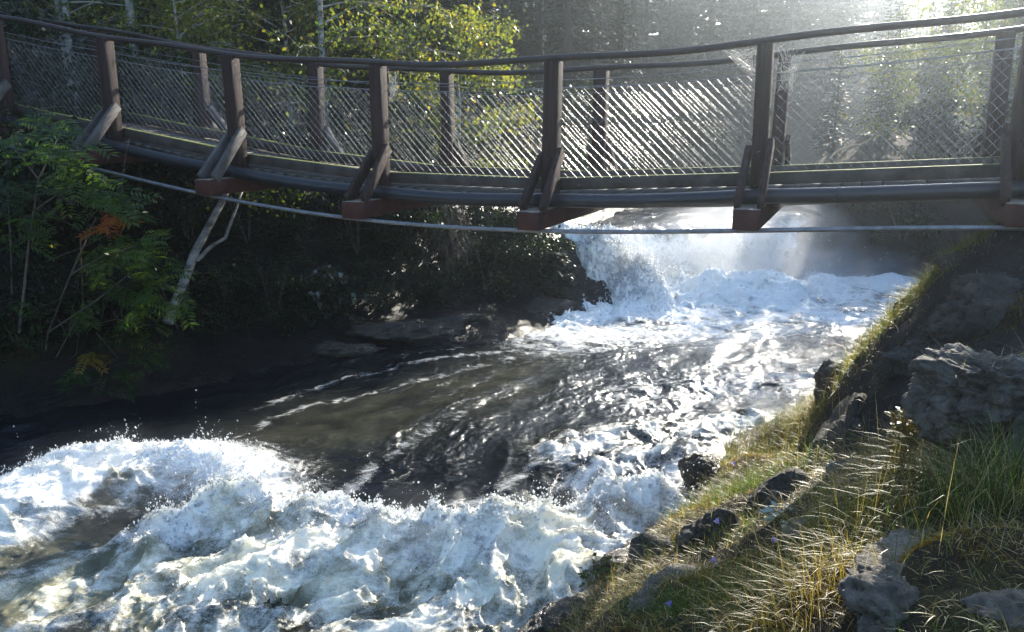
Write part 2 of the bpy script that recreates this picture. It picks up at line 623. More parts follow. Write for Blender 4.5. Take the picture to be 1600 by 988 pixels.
def volume_mat(name, density, color, aniso):
    m, ns, ls = new_mat(name)
    p = ns.new("ShaderNodeVolumePrincipled")
    p.inputs["Color"].default_value = (*color, 1)
    p.inputs["Density"].default_value = density
    p.inputs["Anisotropy"].default_value = aniso
    o = ns.new("ShaderNodeOutputMaterial")
    ls.new(p.outputs[0], o.inputs["Volume"])
    return m


# ------------------------------------------------------------------ ground
ctrl = []


def cp(px, py, Y):
    ctrl.append(tuple(atY(px, py, Y)))


def cz(px, py, z):
    ctrl.append(tuple(atZ(px, py, z)))


# right bank, near: waterline
for q in ((1200, 665), (1130, 702), (1050, 803), (950, 872), (835, 978)):
    cz(*q, 0.0)
ctrl += [(-0.5, 3.4, 0), (-1.2, 2.4, 0), (-2.2, 1.2, 0), (-4, -1, 0)]
# ledges and slope above the waterline
cp(1240, 650, 7.0)
cp(1250, 700, 6.1)
cp(1180, 720, 6.0)
cp(1200, 760, 4.9)
cp(1100, 800, 5.0)
cp(1060, 850, 4.55)
cp(980, 920, 4.05)
cp(900, 985, 3.75)
cp(1060, 930, 3.6)
cp(1150, 985, 3.0)
cp(1180, 880, 3.7)
cp(1300, 800, 3.7)
cp(1330, 900, 2.9)
cp(1300, 988, 2.65)
cp(1450, 900, 2.6)
cp(1590, 900, 2.45)
cp(1590, 800, 3.0)
cp(1450, 780, 3.3)
cp(1400, 710, 4.0)
cp(1540, 690, 3.9)
# crest of the ridge that runs down from the bridge footing
cp(1585, 338, 5.9)
cp(1500, 392, 6.1)
cp(1430, 462, 6.25)
cp(1360, 540, 6.2)
cp(1300, 612, 6.0)
cp(1278, 690, 5.6)
# shaded near face of the ridge
cp(1560, 430, 5.35)
cp(1500, 500, 5.1)
cp(1430, 570, 4.95)
cp(1380, 650, 4.75)
cp(1330, 720, 4.6)
cp(1600, 530, 4.7)
cp(1700, 380, 5.3)
ctrl += [(0, 0.2, 1.35), (1.2, 0.8, 1.4), (0.7, 2.0, 1.15), (2.5, 0, 1.7), (3, 2, 1.9), (4, 4, 2.1), (5, 5.5, 2.4), (6, 4, 2.8), (6, 8, 2.6),
         (0, -3, 1.6), (-2, -2, 0.7)]
# behind the ridge
ctrl += [(3.3, 7.6, 0.4), (3.7, 8.4, 0), (4.6, 9.6, 0), (6.2, 12, 0), (8.4, 15.2, 0.0), (5.5, 9.0, 1.6), (7.5, 11.5, 1.9), (9.5, 14.0, 2.2), (6.9, 16.5, 1.2), (7.8, 16.3, 1.1), (7.5, 17.6, 2.1), (9, 16.6, 1.7), (7.8, 19.5, 2.3), (9.2, 22, 2.5),
         (10.5, 17, 2.4), (6.4, 17.4, 1.15), (7.9, 22, 1.25), (11.5, 27, 1.4), (16, 33, 1.6), (13, 21, 3.0), (16, 26, 3.4), (19, 32, 3.6)]
# left bank
for q in ((905, 492), (830, 527), (700, 538), (600, 545), (450, 575), (300, 606), (150, 630), (0, 652)):
    cz(*q, 0.0)
ctrl += [(-8, 6.6, 0), (-12, 5, 0), (-20, 2, 0)]
ctrl += [(0.6, 13.0, 0.45), (-0.3, 12.6, 0.5), (-1.6, 11.6, 0.5), (-2.7, 10.9, 0.55), (-4.2, 9.9, 0.55), (-6, 9.0, 0.6), (-9, 8, .8),
         (-0.6, 14.0, 1.6), (-2.2, 12.9, 1.7), (-4.0, 11.8, 1.8), (-5.8, 10.7, 1.9), (-7.6, 10.0, 2.2),
         (-2.0, 15.5, 2.3), (-5, 14, 2.7), (-8, 12, 2.9), (-12, 10, 3.0), (-16, 7, 2.6),
         (0.4, 13.6, 1.2), (1.4, 15.6, 1.15), (3.2, 19, 1.2), (6.5, 28, 1.4), (11, 34, 1.6), (0, 18, 2.2), (3, 24, 2.7), (7, 33, 3)]
# river bed
ctrl += [(-3, 5, -.7), (-1, 7, -.7), (0.5, 9.5, -.8), (3, 12, -.8), (4.6, 12.5, -.7), (6.2, 14.2, -.6), (-6, 4.6, -.7), (-9, 3, -.7), (-2.2, 3.4, -.6),
         (2, 10.4, -.8), (-4.2, 6.6, -.6), (-5, 1.0, -.7), (0, 5.8, -.6), (1.4, 7.2, -.6), (2.9, 8.8, -.6),
         (2.6, 15, 0.5), (5, 16.4, 0.5), (5, 18.5, 0.5), (6.3, 23, 0.7), (11, 28, 0.9), (14, 33.5, 1.0)]
# wider land
ctrl += [(-15, 20, 3.6), (-6, 24, 3.4), (0, 32, 3.6), (-30, 15, 5), (-25, 40, 6), (0, 50, 5.5), (-60, 60, 12), (0, 70, 11), (60, 70, 11), (20, 60, 6.5),
          (30, 40, 6), (25, 20, 5.5), (15, 10, 4.5), (12, 2, 4.5), (40, 0, 8), (60, 20, 10), (-60, 0, 8), (14, 46, 3.0), (19, 46, 4.0), (10, -10, 4), (0, -20, 4)]
CT = np.array(ctrl)


def _phi(r2):
    return np.sqrt(r2 + 0.06)


_A = _phi(((CT[:, None, :2] - CT[None, :, :2]) ** 2).sum(-1))
_A = np.block([[_A + np.eye(len(CT)) * 0.002, np.ones((len(CT), 1))], [np.ones((1, len(CT))), np.zeros((1, 1))]])
_w = np.linalg.solve(_A, np.concatenate([CT[:, 2], [0]]))


def ground_z(x, y, rough=True):
    x, y = np.asarray(x, dtype=float), np.asarray(y, dtype=float)
    sh = x.shape
    xf, yf = x.ravel(), y.ravel()
    out = np.empty(len(xf))
    for i in range(0, len(xf), 40000):
        xs, ys = xf[i:i + 40000], yf[i:i + 40000]
        r2 = (xs[:, None] - CT[None, :, 0]) ** 2 + (ys[:, None] - CT[None, :, 1]) ** 2
        out[i:i + 40000] = _phi(r2) @ _w[:-1] + _w[-1]
    if rough:
        rk = billow(xf * 1.1, yf * 1.1, 5, 11, 0.55) * 0.10 + fbm(xf * 5, yf * 5, 4, 5) * 0.04 - 0.03
        far = smooth(18, 30, np.hypot(xf, yf))
        out = out + rk + far * fbm(xf * 0.12, yf * 0.12, 3, 3) * 0.8
    return out.reshape(sh)


def graded(lo, hi, f0, f1, fine, grow=1.09):
    mid = list(np.arange(f0, f1, fine))
    a, st = f1, fine
    up = []
    while a < hi:
        up.append(a)
        st = min(st * grow, 2.5)
        a += st
    up.append(hi)
    a, st = f0, fine
    dn = []
    while a > lo:
        st = min(st * grow, 2.5)
        a -= st
        dn.append(max(a, lo))
    return np.array(dn[::-1] + mid + up)


def grid_faces(nx, ny):
    i = np.arange(ny - 1)[:, None] * nx
    j = np.arange(nx - 1)[None]
    return np.stack([i + j, i + j + 1, i + nx + j + 1, i + nx + j], -1).reshape(-1, 4)


gx = graded(-70, 70, -7.5, 6.0, 0.05)
gy = graded(-25, 80, 1.6, 14.5, 0.05)
GX, GY = np.meshgrid(gx, gy)
GZ = ground_z(GX, GY)
dzx = np.gradient(GZ, gx, axis=1)
dzy = np.gradient(GZ, gy, axis=0)
slope = np.hypot(dzx, dzy)
FACE = smooth(1.9, 2.3, GX) * (1 - smooth(5.6, 5.95, GY)) * smooth(4.2, 4.6, GY) * (GX < 7)
rocky = np.maximum(smooth(0.55, 1.3, slope), 1.2 * FACE)
fall_n = np.array([-0.45, 0.893])                       # upstream normal of the fall line
fall_p = np.array([1.4, 13.6])


def fall_s(x, y):
    return (x - fall_p[0]) * fall_n[0] + (y - fall_p[1]) * fall_n[1]


wl_z = np.where(fall_s(GX, GY) > 0.6, 1.05, 0.0)
left_shade = smooth(7.5, 8.8, GY + 0.43 * GX) * (1 - smooth(1.2, 2.5, GX)) * (1 - smooth(14, 16, GY))
wet = 1 - smooth(0.10 + 0.4 * left_shade, 0.45 + 2.2 * left_shade, GZ - wl_z)  # wet edge, widened up the left bank to paint its deep shade
ground = mesh_obj("ground", np.stack([GX, GY, GZ], -1).reshape(-1, 3), grid_faces(len(gx), len(gy)), M['ground'],
                  smooth_sh=True, attrs={"rocky": rocky.ravel(), "wet": wet.ravel()})
tag(ground, kind="structure")

# ------------------------------------------------------------------ water
wx = np.concatenate([np.arange(-9, -5.4, 0.035), np.arange(-5.4, 2.6, 0.0125), np.arange(2.6, 9.6, 0.024), np.arange(9.6, 17, 0.12)])
_y, _ys = 2.6, []
while _y < 36:
    _ys.append(_y)
    _y += max(0.0115, 0.0115 + (_y - 6) * 0.0022) if _y < 17 else 0.12
wy = np.array(_ys)
X, Y = np.meshgrid(wx, wy)
sh = X.shape
x, y = X.ravel(), Y.ravel()
FX, FY = -0.56, -0.83
al = x * FX + y * FY
ac = x * 0.83 - y * 0.56


def stroke(pts, r, z=0.0, soft=1.0):
    """soft mask 1 near a polyline of picture points lying on the water at height z"""
    W = [atZ(a, b, z)[:2] for a, b in pts]
    best = np.full(len(x), 1e9)
    if len(W) == 1:
        best = np.hypot(x - W[0][0], y - W[0][1])
    for p, q in zip(W[:-1], W[1:]):
        d = q - p
        t = np.clip(((x - p[0]) * d[0] + (y - p[1]) * d[1]) / (d @ d + 1e-9), 0, 1)
        best = np.minimum(best, np.hypot(x - p[0] - t * d[0], y - p[1] - t * d[1]))
    return np.exp(-(best / r) ** 2 * soft)


sd = fall_s(x, y)
wob = fbm(x * 0.6, y * 0.6, 3, 21) * 0.5
fall = smooth(-0.35, 1.15, sd + wob)
W = 1.05 * fall + 0.018 * np.clip(sd, 0, None)
up_zone = smooth(0.3, 1.4, sd)
near_fall = np.exp(-((sd - 0.0) / 0.62) ** 2)
pool = smooth(9.4, 11.2, y - 0.25 * (x - 1)) * (1 - up_zone) * smooth(-1.0, 1.0, x)

# painted agitation and foam of the river (breaking water; some streaks are sun glints)
mA = stroke([(40, 800), (130, 745), (240, 738), (330, 752), (400, 772)], 0.42)
mA2 = stroke([(-60, 870), (60, 800), (160, 770)], 0.40)
mB = stroke([(250, 850), (360, 818), (470, 812), (570, 828), (700, 858), (820, 842), (900, 812), (985, 805), (1040, 806)], 0.26)
mB2 = stroke([(330, 930), (480, 880), (620, 880), (760, 890), (880, 880), (960, 850)], 0.42)
mC = stroke([(350, 985), (520, 950), (700, 960), (860, 930)], 0.6)
mD = stroke([(-80, 985), (80, 930), (220, 900), (330, 860)], 0.55)
mE = stroke([(880, 715), (960, 690), (1070, 680), (1170, 668)], 0.34)
mE2 = stroke([(905, 760), (1000, 725), (1090, 720)], 0.22)
mE3 = stroke([(1080, 700), (1050, 760), (1000, 790)], 0.16)
mF = stroke([(1000, 615), (1150, 600), (1300, 590)], 0.7)
mGlint1 = stroke([(800, 560), (640, 600), (470, 640), (360, 700), (330, 735)], 0.10)  # sun-glint lines painted in as thin foam, this stroke and the next
mGlint2 = stroke([(840, 545), (690, 560), (540, 590), (400, 640)], 0.10)
mS3 = stroke([(720, 660), (620, 715), (540, 770), (500, 790)], 0.10)
mS4 = stroke([(920, 690), (820, 745), (740, 780), (660, 800)], 0.09)
mG = stroke([(900, 500), (990, 486), (1090, 480)], 0.45)
mP = stroke([(840, 545), (940, 520), (1100, 530), (1300, 520), (1420, 480)], 0.8)
mEdge = stroke([(1200, 668), (1130, 708), (1050, 806), (955, 872), (845, 970)], 0.10)
mGlintLip = stroke([(905, 495), (830, 533), (700, 547), (620, 556)], 0.05)  # line of glints along the far bank, painted as foam

lace = 1 - np.abs(perlin(al * 0.9 + fbm(x * 2, y * 2, 3, 31) * 0.9, ac * 2.4 + fbm(x * 2.2, y * 2.2, 3, 37) * 0.9, 41)) * 2.4
lace2 = 1 - np.abs(perlin(al * 2.3 + fbm(x * 4, y * 4, 3, 51) * 0.7, ac * 5.0 + fbm(x * 4, y * 4, 3, 57) * 0.7, 61)) * 2.4
lace_p = 1 - np.abs(perlin(x * 1.2 + fbm(x * 2, y * 2, 3, 31) * 1.0, y * 2.6 + fbm(x * 2.2, y * 2.2, 3, 37) * 1.0, 43)) * 2.2
big = fbm(x * 0.9, y * 0.9, 3, 71)
mid = fbm(x * 2.2, y * 2.2, 3, 73)

ag0 = mA + mA2 + mB + mB2 + mC + mD + mE + mE2 + mE3 + 0.6 * pool + near_fall
foam = np.zeros_like(x) + 0.02
foam += 1.05 * mA + 0.55 * mA2 * (0.6 + lace)
foam = np.maximum(foam, 1.0 * mB)
foam = np.maximum(foam, mB2 * (0.72 + 0.6 * mid + 0.15 * lace2))
foam = np.maximum(foam, mC * (0.55 + 0.8 * mid + 0.15 * lace2))
foam = np.maximum(foam, mD * (0.34 + 0.25 * lace + 0.6 * mid + 0.12 * lace2))
foam = np.maximum(foam, mE * (0.55 + 0.4 * lace))
foam = np.maximum(foam, mE2 * (0.62 + 0.3 * lace2))
foam = np.maximum(foam, mE3 * (0.6 + 0.3 * lace2))
foam = np.maximum(foam, mF * (0.25 + 0.40 * lace_p))
foam = np.maximum(foam, mGlint1 * (0.26 + 0.3 * lace2))
foam = np.maximum(foam, mGlint2 * (0.26 + 0.3 * lace2))
foam = np.maximum(foam, mS3 * (0.36 + 0.25 * lace2))
foam = np.maximum(foam, mS4 * (0.36 + 0.25 * lace2))
foam = np.maximum(foam, 0.95 * mG)
foam = np.maximum(foam, mEdge * 0.65)
foam = np.maximum(foam, mGlintLip * (0.12 + 0.28 * lace2))
pool_foam = pool * (0.62 + 0.28 * lace_p + 0.5 * np.clip(big + 0.1, -0.3, 1) + 0.4 * smooth(11.5, 13.3, y - 0.45 * (x - 2)))
foam = np.maximum(foam, pool_foam)
fgap = smooth(-0.1, 0.35, fbm(x * 0.8 + 4, y * 0.8, 3, 77))
foam = np.maximum(foam, near_fall * (1.0 - 0.25 * fgap))
foam = foam * (1 - up_zone) + up_zone * (0.05 + 0.2 * lace_p)
fx_, fy_ = fbm(x * 1.1 + 7, y * 1.1, 3, 301), fbm(x * 1.1 - 3, y * 1.1 + 9, 3, 305)
q1 = 1 - np.abs(fbm(al * 1.25 + fx_ * 1.6, ac * 1.5 + fy_ * 1.6, 3, 191)) * 2.6
q2 = 1 - np.abs(fbm(al * 3.3 + fy_ * 2.5, ac * 4.2 + fx_ * 2.5, 3, 193)) * 2.6
st = billow(al * 1.2 + fx_ * 2.0, ac * 4.6 + fy_ * 2.0, 5, 195, 0.62)
foam = foam + np.clip(ag0, 0, 1) * (0.42 * (st - 0.35) + 0.06 * (q1 - 0.35) + 0.35 * fbm(al * 1.3 + fx_ * 1.4, ac * 2.3 + fy_ * 1.4, 5, 391, 0.55)) * (1 - 0.6 * np.clip(mA + mB, 0, 1))
foam = np.clip(foam, 0, 1.15)

air = np.clip(1.0 * mC + 1.0 * mD + 0.5 * mB2 + 0.6 * mA2 + 0.35 * mE + 0.2 * pool + 0.5 * near_fall, 0, 1) * np.clip(0.6 + mid, 0.2, 1)
brown_lit = stroke([(830, 580), (640, 640), (480, 690)], 0.9)  # brown stretch lit by the sun; that light is put into the colour
air = np.maximum(air, 0.16 * brown_lit * np.clip(0.7 + mid, 0.3, 1.2))

# relief
calm = 1 - np.clip(foam * 1.2, 0, 1)
W = W + 0.045 * fbm(al * 0.55, ac * 1.1, 3, 81) + 0.016 * (1 - np.abs(perlin(al * 1.2 + 3, ac * 2.0, 83)) * 2) * (1 - 0.5 * pool)
rip = 1 - np.abs(fbm(al * 1.5 + big * 1.5, ac * 5.0 + mid * 1.2, 3, 87)) * 2.6
rip2 = 1 - np.abs(fbm(al * 5.5 + mid * 2, ac * 14.0 + big * 3, 3, 89)) * 2.6
patch = smooth(-0.25, 0.4, fbm(al * 0.5 + 3, ac * 0.9, 3, 333))
W = W + (0.35 + 0.65 * calm) * ((0.014 * rip + 0.0058 * rip2) * (0.3 + 0.9 * patch) + 0.0022 * fbm(al * 17 + mid * 2, ac * 26 + big * 2, 2, 337))
ag = np.clip(mA + 0.7 * mA2 + mB + mB2 + 0.9 * mC + 0.7 * mD + 0.8 * mE + 0.8 * mE2 + 0.6 * mE3 + 0.4 * mF + 0.35 * pool + 1.3 * near_fall + 0.5 * mG, 0, 1.4)
lump = billow(x * 1.5 + mid * 0.5, y * 1.5, 6, 91, 0.56)
lump2 = billow(x * 5.2 + mid, y * 5.2, 4, 97, 0.58)
wxx, wyy = fbm(x * 1.1 + 7, y * 1.1, 3, 301), fbm(x * 1.1 - 3, y * 1.1 + 9, 3, 305)
rg1 = 1 - np.abs(fbm(al * 1.25 + wxx * 1.6, ac * 1.5 + wyy * 1.6, 3, 191)) * 2.6
low_ = fbm(al * 1.3 + wxx * 1.4, ac * 2.3 + wyy * 1.4, 5, 391, 0.55)
rg2 = 1 - np.abs(fbm(al * 1.9 + wyy * 1.6, ac * 6.5 + wxx * 1.6, 3, 193)) * 2.6
rg3 = 1 - np.abs(fbm(x * 8.5 + wxx * 4, y * 8.5 + wyy * 4, 3, 197)) * 2.6
rg4 = perlin(x * 23 + wxx * 6, y * 23 + wyy * 6, 199)
W = W + ag * (1 - 0.45 * np.clip(mA, 0, 1)) * (0.17 * low_ + 0.018 * rg1 + 0.020 * rg2 + 0.003 * rg3 + 0.005 * rg4)
W = W + 0.20 * mA + 0.10 * mA2 + 0.22 * mB * (0.8 + 0.8 * np.clip(big + mid, -0.5, 0.6)) + 0.10 * mB2 + 0.09 * mE + 0.10 * mE2
trough = stroke([(440, 775), (560, 795), (700, 815), (830, 800), (930, 770)], 0.34)
W = W - 0.09 * trough
hump = stroke([(680, 660), (560, 690), (440, 720)], 0.8)
W = W + 0.10 * hump
# breaking hummocks of the falls
for (px_, py_, z0, hh, rr) in ((955, 455, 0.1, 0.50, 0.50), (1005, 462, 0.1, 0.66, 0.42), (905, 430, 0.35, 0.30, 0.6), (1150, 440, 0.3, 0.45, 0.7),
                               (1230, 440, 0.3, 0.42, 0.6), (1290, 445, 0.1, 0.35, 0.4), (1080, 452, 0.1, 0.35, 0.5), (860, 400, 0.6, 0.35, 0.4), (1390, 440, 0.05, 0.2, 0.5)):
    c = atZ(px_, py_, z0)
    dd = np.hypot(x - c[0], y - c[1])
    g = np.exp(-(dd / rr) ** 2)
    W = W + hh * g * (0.55 + 0.5 * fbm(x * 2.4, y * 2.4, 5, int(px_), 0.62) + 0.3 * lump + 0.15 * lump2)
    foam = np.clip(np.maximum(foam, 1.2 * g), 0, 1.2)
W = W + near_fall * (0.20 * (billow(x * 0.9, y * 0.9, 4, 101, 0.6) - 0.3) + 0.30 * fbm(x * 1.7, y * 1.7, 4, 103, 0.6))
# choppy sideways shift makes crests sharp
chx = 0.5 * (np.gradient(W.reshape(sh), wx, axis=1)).ravel()
chy = 0.5 * (np.gradient(W.reshape(sh), wy, axis=0)).ravel()
kch = 0.05 * np.clip(ag, 0, 1)
x2 = x + 0.5 * kch * np.clip(chx, -1.2, 1.2) + FX * kch * 0.5 * np.clip(lump, 0, 1)
y2 = y + 0.5 * kch * np.clip(chy, -1.2, 1.2) + FY * kch * 0.5 * np.clip(lump, 0, 1)
water = mesh_obj("water", np.stack([x2, y2, W], -1), grid_faces(len(wx), len(wy)), M['water'], smooth_sh=True,
                 attrs={"foam": foam, "air": air})
tag(water, kind="structure")
WV = np.stack([x2, y2, W], -1)
WG = W.reshape(sh)

# ------------------------------------------------------------------ spray thrown off the breaking water
OCT = np.array([[1, 0, 0], [-1, 0, 0], [0, 1, 0], [0, -1, 0], [0, 0, 1], [0, 0, -1]], dtype=float)
OCF = np.array([[0, 2, 4], [2, 1, 4], [1, 3, 4], [3, 0, 4], [2, 0, 5], [1, 2, 5], [3, 1, 5], [0, 3, 5]])


def drops_obj(name, P, r, label):
    n = len(P)
    st = np.stack([r * rng.uniform(.7, 1.2, n), r * rng.uniform(.7, 1.2, n), r * rng.uniform(0.8, 1.8, n)], 1)
    V = P[:, None] + OCT[None] * st[:, None]
    F = (OCF[None] + np.arange(n)[:, None, None] * 6).reshape(-1, 3)
    o = mesh_obj(name, V.reshape(-1, 3), F, M['drops'], smooth_sh=True)
    return tag(o, label, "spray", kind="stuff")


def emit(weight, n, vmin, vmax, bias, spread, rmin, rmax, per=9):
    w = weight / weight.sum()
    idx = rng.choice(len(w), n, p=w)
    out, rad = [], []
    gust = 0.25 + 1.0 * smooth(-0.1, 0.5, fbm(WV[idx, 0] * 2.6, WV[idx, 1] * 2.6, 2, 401))
    P0 = WV[idx]
    d = np.array(bias)[None] + rng.normal(0, spread, (n, 3))
    d /= np.linalg.norm(d, axis=1)[:, None]
    v = rng.uniform(vmin, vmax, n) ** 1.0
    v = v * rng.random(n) ** 0.7 * gust
    t1 = rng.uniform(0.02, 0.30, n)
    for k in range(per):
        t = t1 * (k + rng.random(n)) / per
        P = P0 + d * (v * t)[:, None] + np.array([0, 0, -4.9])[None] * (t ** 2)[:, None] + rng.normal(0, 0.006, (n, 3))
        keep = P[:, 2] > P0[:, 2] - 0.02
        out.append(P[keep])
        rad.append(((rmin * 0.6 + (rmax * 1.5 - rmin * 0.6) * rng.random(n) ** 3.0) * (1 - 0.5 * k / per))[keep])
    return np.concatenate(out), np.concatenate(rad)


cell = (np.gradient(wx)[None, :] * np.gradient(wy)[:, None]).ravel()
crest = np.clip(mB * 1.2 + mA + 0.3 * mB2 + 0.25 * mE2 + 0.15 * mE, 0, 2) ** 2.0 * cell * (y < 9)
P, r_ = emit(crest, 5200, 0.6, 2.9, (0.05, 0.25, 1.0), 0.45, 0.0025, 0.0085)
drops_obj("spray", P, r_, "white droplets thrown up from the near breaking wave")
crest = (np.clip(near_fall, 0, 1) ** 2 + 0.02 * pool) * smooth(0.8, 1.05, foam) * cell * (x < 7.5) * (x > 0.3) * (sd < 1.0)
P, r_ = emit(crest, 6500, 0.8, 3.4, (-0.1, -0.2, 1.0), 0.5, 0.005, 0.015)
drops_obj("spray", P, r_, "white droplets flying above the waterfall")
c1 = atZ(985, 462, 0.1)
pl = np.exp(-(np.hypot(x - c1[0], y - c1[1]) / 0.4) ** 2) * cell
P, r_ = emit(pl, 1300, 1.5, 5.4, (0.05, -0.1, 1.0), 0.32, 0.006, 0.014)
drops_obj("spray", P, r_, "tall burst of droplets where the waterfall hits the pool")

# ------------------------------------------------------------------ mist over the falls


def mist_mat(name, dens, seed):
    m, ns, ls = new_mat(name)
    tc = ns.new("ShaderNodeTexCoord")
    ln = ns.new("ShaderNodeVectorMath")
    ln.operation = 'LENGTH'
    ls.new(tc.outputs["Object"], ln.inputs[0])
    fall_ = math_n(ns, ls, 'SUBTRACT', 1.0, ln.outputs["Value"], True)
    mp = ns.new("ShaderNodeMapping")
    mp.inputs["Location"].default_value = (seed, seed * 0.7, 0)
    ls.new(tc.outputs["Object"], mp.inputs[0])
    nz = noise_n(ns, ls, 2.6, 4, 0.6, mp.outputs[0])
    nz = math_n(ns, ls, 'MULTIPLY', math_n(ns, ls, 'SUBTRACT', nz, 0.36), 4.0, True)
    d = math_n(ns, ls, 'MULTIPLY', math_n(ns, ls, 'MULTIPLY', fall_, nz), dens)
    p = ns.new("ShaderNodeVolumePrincipled")
    p.inputs["Color"].default_value = (0.93, 0.96, 1.0, 1)
    p.inputs["Anisotropy"].default_value = 0.3
    ls.new(d, p.inputs["Density"])
    o = ns.new("ShaderNodeOutputMaterial")
    ls.new(p.outputs[0], o.inputs["Volume"])
    return m


def mist(label, c, rad, dens, seed):
    bm = bmesh.new()
    bmesh.ops.create_icosphere(bm, subdivisions=3, radius=1.0)
    me = bpy.data.meshes.new("mist")
    bm.to_mesh(me)
    bm.free()
    me.materials.append(mist_mat("spray mist", dens, seed))
    o = bpy.data.objects.new("mist", me)
    o.location = Vector([float(t) for t in c])
    o.scale = rad
    link(o)
    return tag(o, label, "mist", kind="stuff")


mist("mist burst over the left splash of the falls", atY(985, 425, 13.6), (1.0, 0.9, 1.05), 0.9, 3)
mist("mist hanging over the middle of the falls", atY(1170, 400, 14.6), (2.2, 1.5, 1.4), 1.5, 9)
mist("mist trailing over the pool below the falls", atY(1230, 450, 13.6), (3.0, 1.2, 0.6), 0.6, 12)
mist("low mist at the right end of the pool", atY(1340, 435, 15.0), (1.7, 1.0, 0.7), 1.0, 14)
mist("fine spray hanging over the bright crest at the left", atZ(240, 735, 0.35), (1.3, 0.5, 0.4), 0.35, 17)
mist("fine spray hanging over the middle of the near breaking wave", atZ(640, 825, 0.3), (1.3, 0.4, 0.34), 0.3, 19)
mist("fine spray hanging over the right end of the near breaking wave", atZ(950, 800, 0.25), (0.6, 0.35, 0.3), 0.3, 23)

# ------------------------------------------------------------------ rocks


def rock(label, px, py, Y, size, seed, mat, rot=0.0, planes=9, rough=0.10, sink=0.0, tilt=0.0, sub=5, name="boulder", cat="rock", group=None, extra=()):
    import bmesh
    rnd = random.Random(seed)
    bm = bmesh.new()
    bmesh.ops.create_icosphere(bm, subdivisions=sub, radius=1.0)
    pls = []
    for k in range(planes):
        n = Vector((rnd.uniform(-1, 1), rnd.uniform(-1, 1), rnd.uniform(-0.4, 1))).normalized()
        pls.append((n, rnd.uniform(0.55, 0.82)))
    for n, d in extra:
        pls.append((Vector(n).normalized(), d))
    off = Vector((seed * 3.7, seed * 1.3, 0))
    for v in bm.verts:
        q = v.co.copy()
        for n, d in pls:
            e = q.dot(n) - d
            if e > 0:
                q -= n * e * 0.96
        k = rough * mnoise.fractal(q * 1.6 + off, 0.7, 2.1, 6) + 0.35 * rough * mnoise.fractal(q * 7 + off, 0.7, 2.1, 4)
        k -= 0.06 * max(0.0, 1 - abs(mnoise.noise(Vector((q.x * 2.2, q.y * 2.2, q.z * 4.0)) + off)) * 8) + 0.03 * max(0.0, 1 - abs(mnoise.noise(q * 5.5 - off)) * 7)
        q += (v.co.normalized() if v.co.length > 0 else v.co) * k
        v.co = Vector((q.x * size[0], q.y * size[1], q.z * size[2]))
    for f in bm.faces:
        f.smooth = True
    me = bpy.data.meshes.new(name)
    bm.to_mesh(me)
    bm.free()
    me.materials.append(mat)
    o = bpy.data.objects.new(name, me)
    c = atY(px, py, Y)
    o.location = (c[0], c[1], c[2] - sink)
    o.rotation_euler = (tilt, 0, rot)
    link(o)
    return tag(o, label, cat, group)


rock("large flat-topped grey boulder with sunlit top at the right edge", 1562, 612, 3.5, (0.40, 0.34, 0.29), 4, M['rock_mid'], rot=0.25, planes=5, extra=[((0.0, 0.0, 1), 0.50), ((-0.25, -1, 0.0), 0.6), ((-1, -0.2, 0.1), 0.72)], rough=0.17, sub=6)
rock("angular grey rock with pale lichen edge in the bottom right corner", 1480, 955, 2.6, (0.50, 0.38, 0.29), 8, M['rock'], rot=0.5, planes=4, extra=[((0.12, 0.15, 1), 0.48), ((-0.55, -1, 0.5), 0.45), ((0.6, -0.7, 0.6), 0.55)], rough=0.17, sub=6)
rock("rough whitish rock half buried in dry grass at the bottom right edge", 1612, 985, 2.3, (0.22, 0.24, 0.15), 15, M['rock'], rot=1.0, planes=7)
rock("grey rock cut off by the right edge beside the large boulder", 1625, 690, 3.15, (0.13, 0.16, 0.18), 16, M['rock'], rot=0.2)
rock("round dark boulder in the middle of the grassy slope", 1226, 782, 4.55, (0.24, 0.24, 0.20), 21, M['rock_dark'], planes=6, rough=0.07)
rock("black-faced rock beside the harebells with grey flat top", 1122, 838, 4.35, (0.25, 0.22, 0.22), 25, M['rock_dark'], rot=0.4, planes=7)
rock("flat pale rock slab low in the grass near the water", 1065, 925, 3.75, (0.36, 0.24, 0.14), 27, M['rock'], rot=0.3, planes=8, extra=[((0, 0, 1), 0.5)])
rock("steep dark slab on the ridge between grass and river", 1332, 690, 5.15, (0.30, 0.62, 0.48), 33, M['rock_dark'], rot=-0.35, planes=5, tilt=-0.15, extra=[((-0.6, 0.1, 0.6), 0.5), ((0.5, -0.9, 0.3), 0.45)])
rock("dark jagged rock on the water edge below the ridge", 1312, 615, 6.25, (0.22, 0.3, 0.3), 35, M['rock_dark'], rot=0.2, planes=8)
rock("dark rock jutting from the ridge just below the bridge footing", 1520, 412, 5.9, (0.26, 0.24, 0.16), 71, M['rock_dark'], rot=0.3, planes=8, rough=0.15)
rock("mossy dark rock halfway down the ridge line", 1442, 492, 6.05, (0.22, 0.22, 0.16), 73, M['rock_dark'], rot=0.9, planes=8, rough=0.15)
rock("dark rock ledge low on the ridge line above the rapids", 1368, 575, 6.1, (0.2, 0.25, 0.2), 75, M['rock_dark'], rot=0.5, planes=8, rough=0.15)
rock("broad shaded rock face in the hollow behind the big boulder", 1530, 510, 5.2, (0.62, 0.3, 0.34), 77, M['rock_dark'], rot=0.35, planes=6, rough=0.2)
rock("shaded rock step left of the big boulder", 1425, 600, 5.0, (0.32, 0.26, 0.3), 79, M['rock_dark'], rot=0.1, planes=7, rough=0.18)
rock("pale weathered rock showing through the dry grass", 1390, 925, 2.75, (0.22, 0.16, 0.12), 81, M['rock'], rot=0.5, planes=7, rough=0.16)
rock("wet black rock at the waterline beside the foaming ledge", 1098, 735, 6.15, (0.26, 0.2, 0.17), 41, M['rock_wet'], planes=8, rot=0.6)
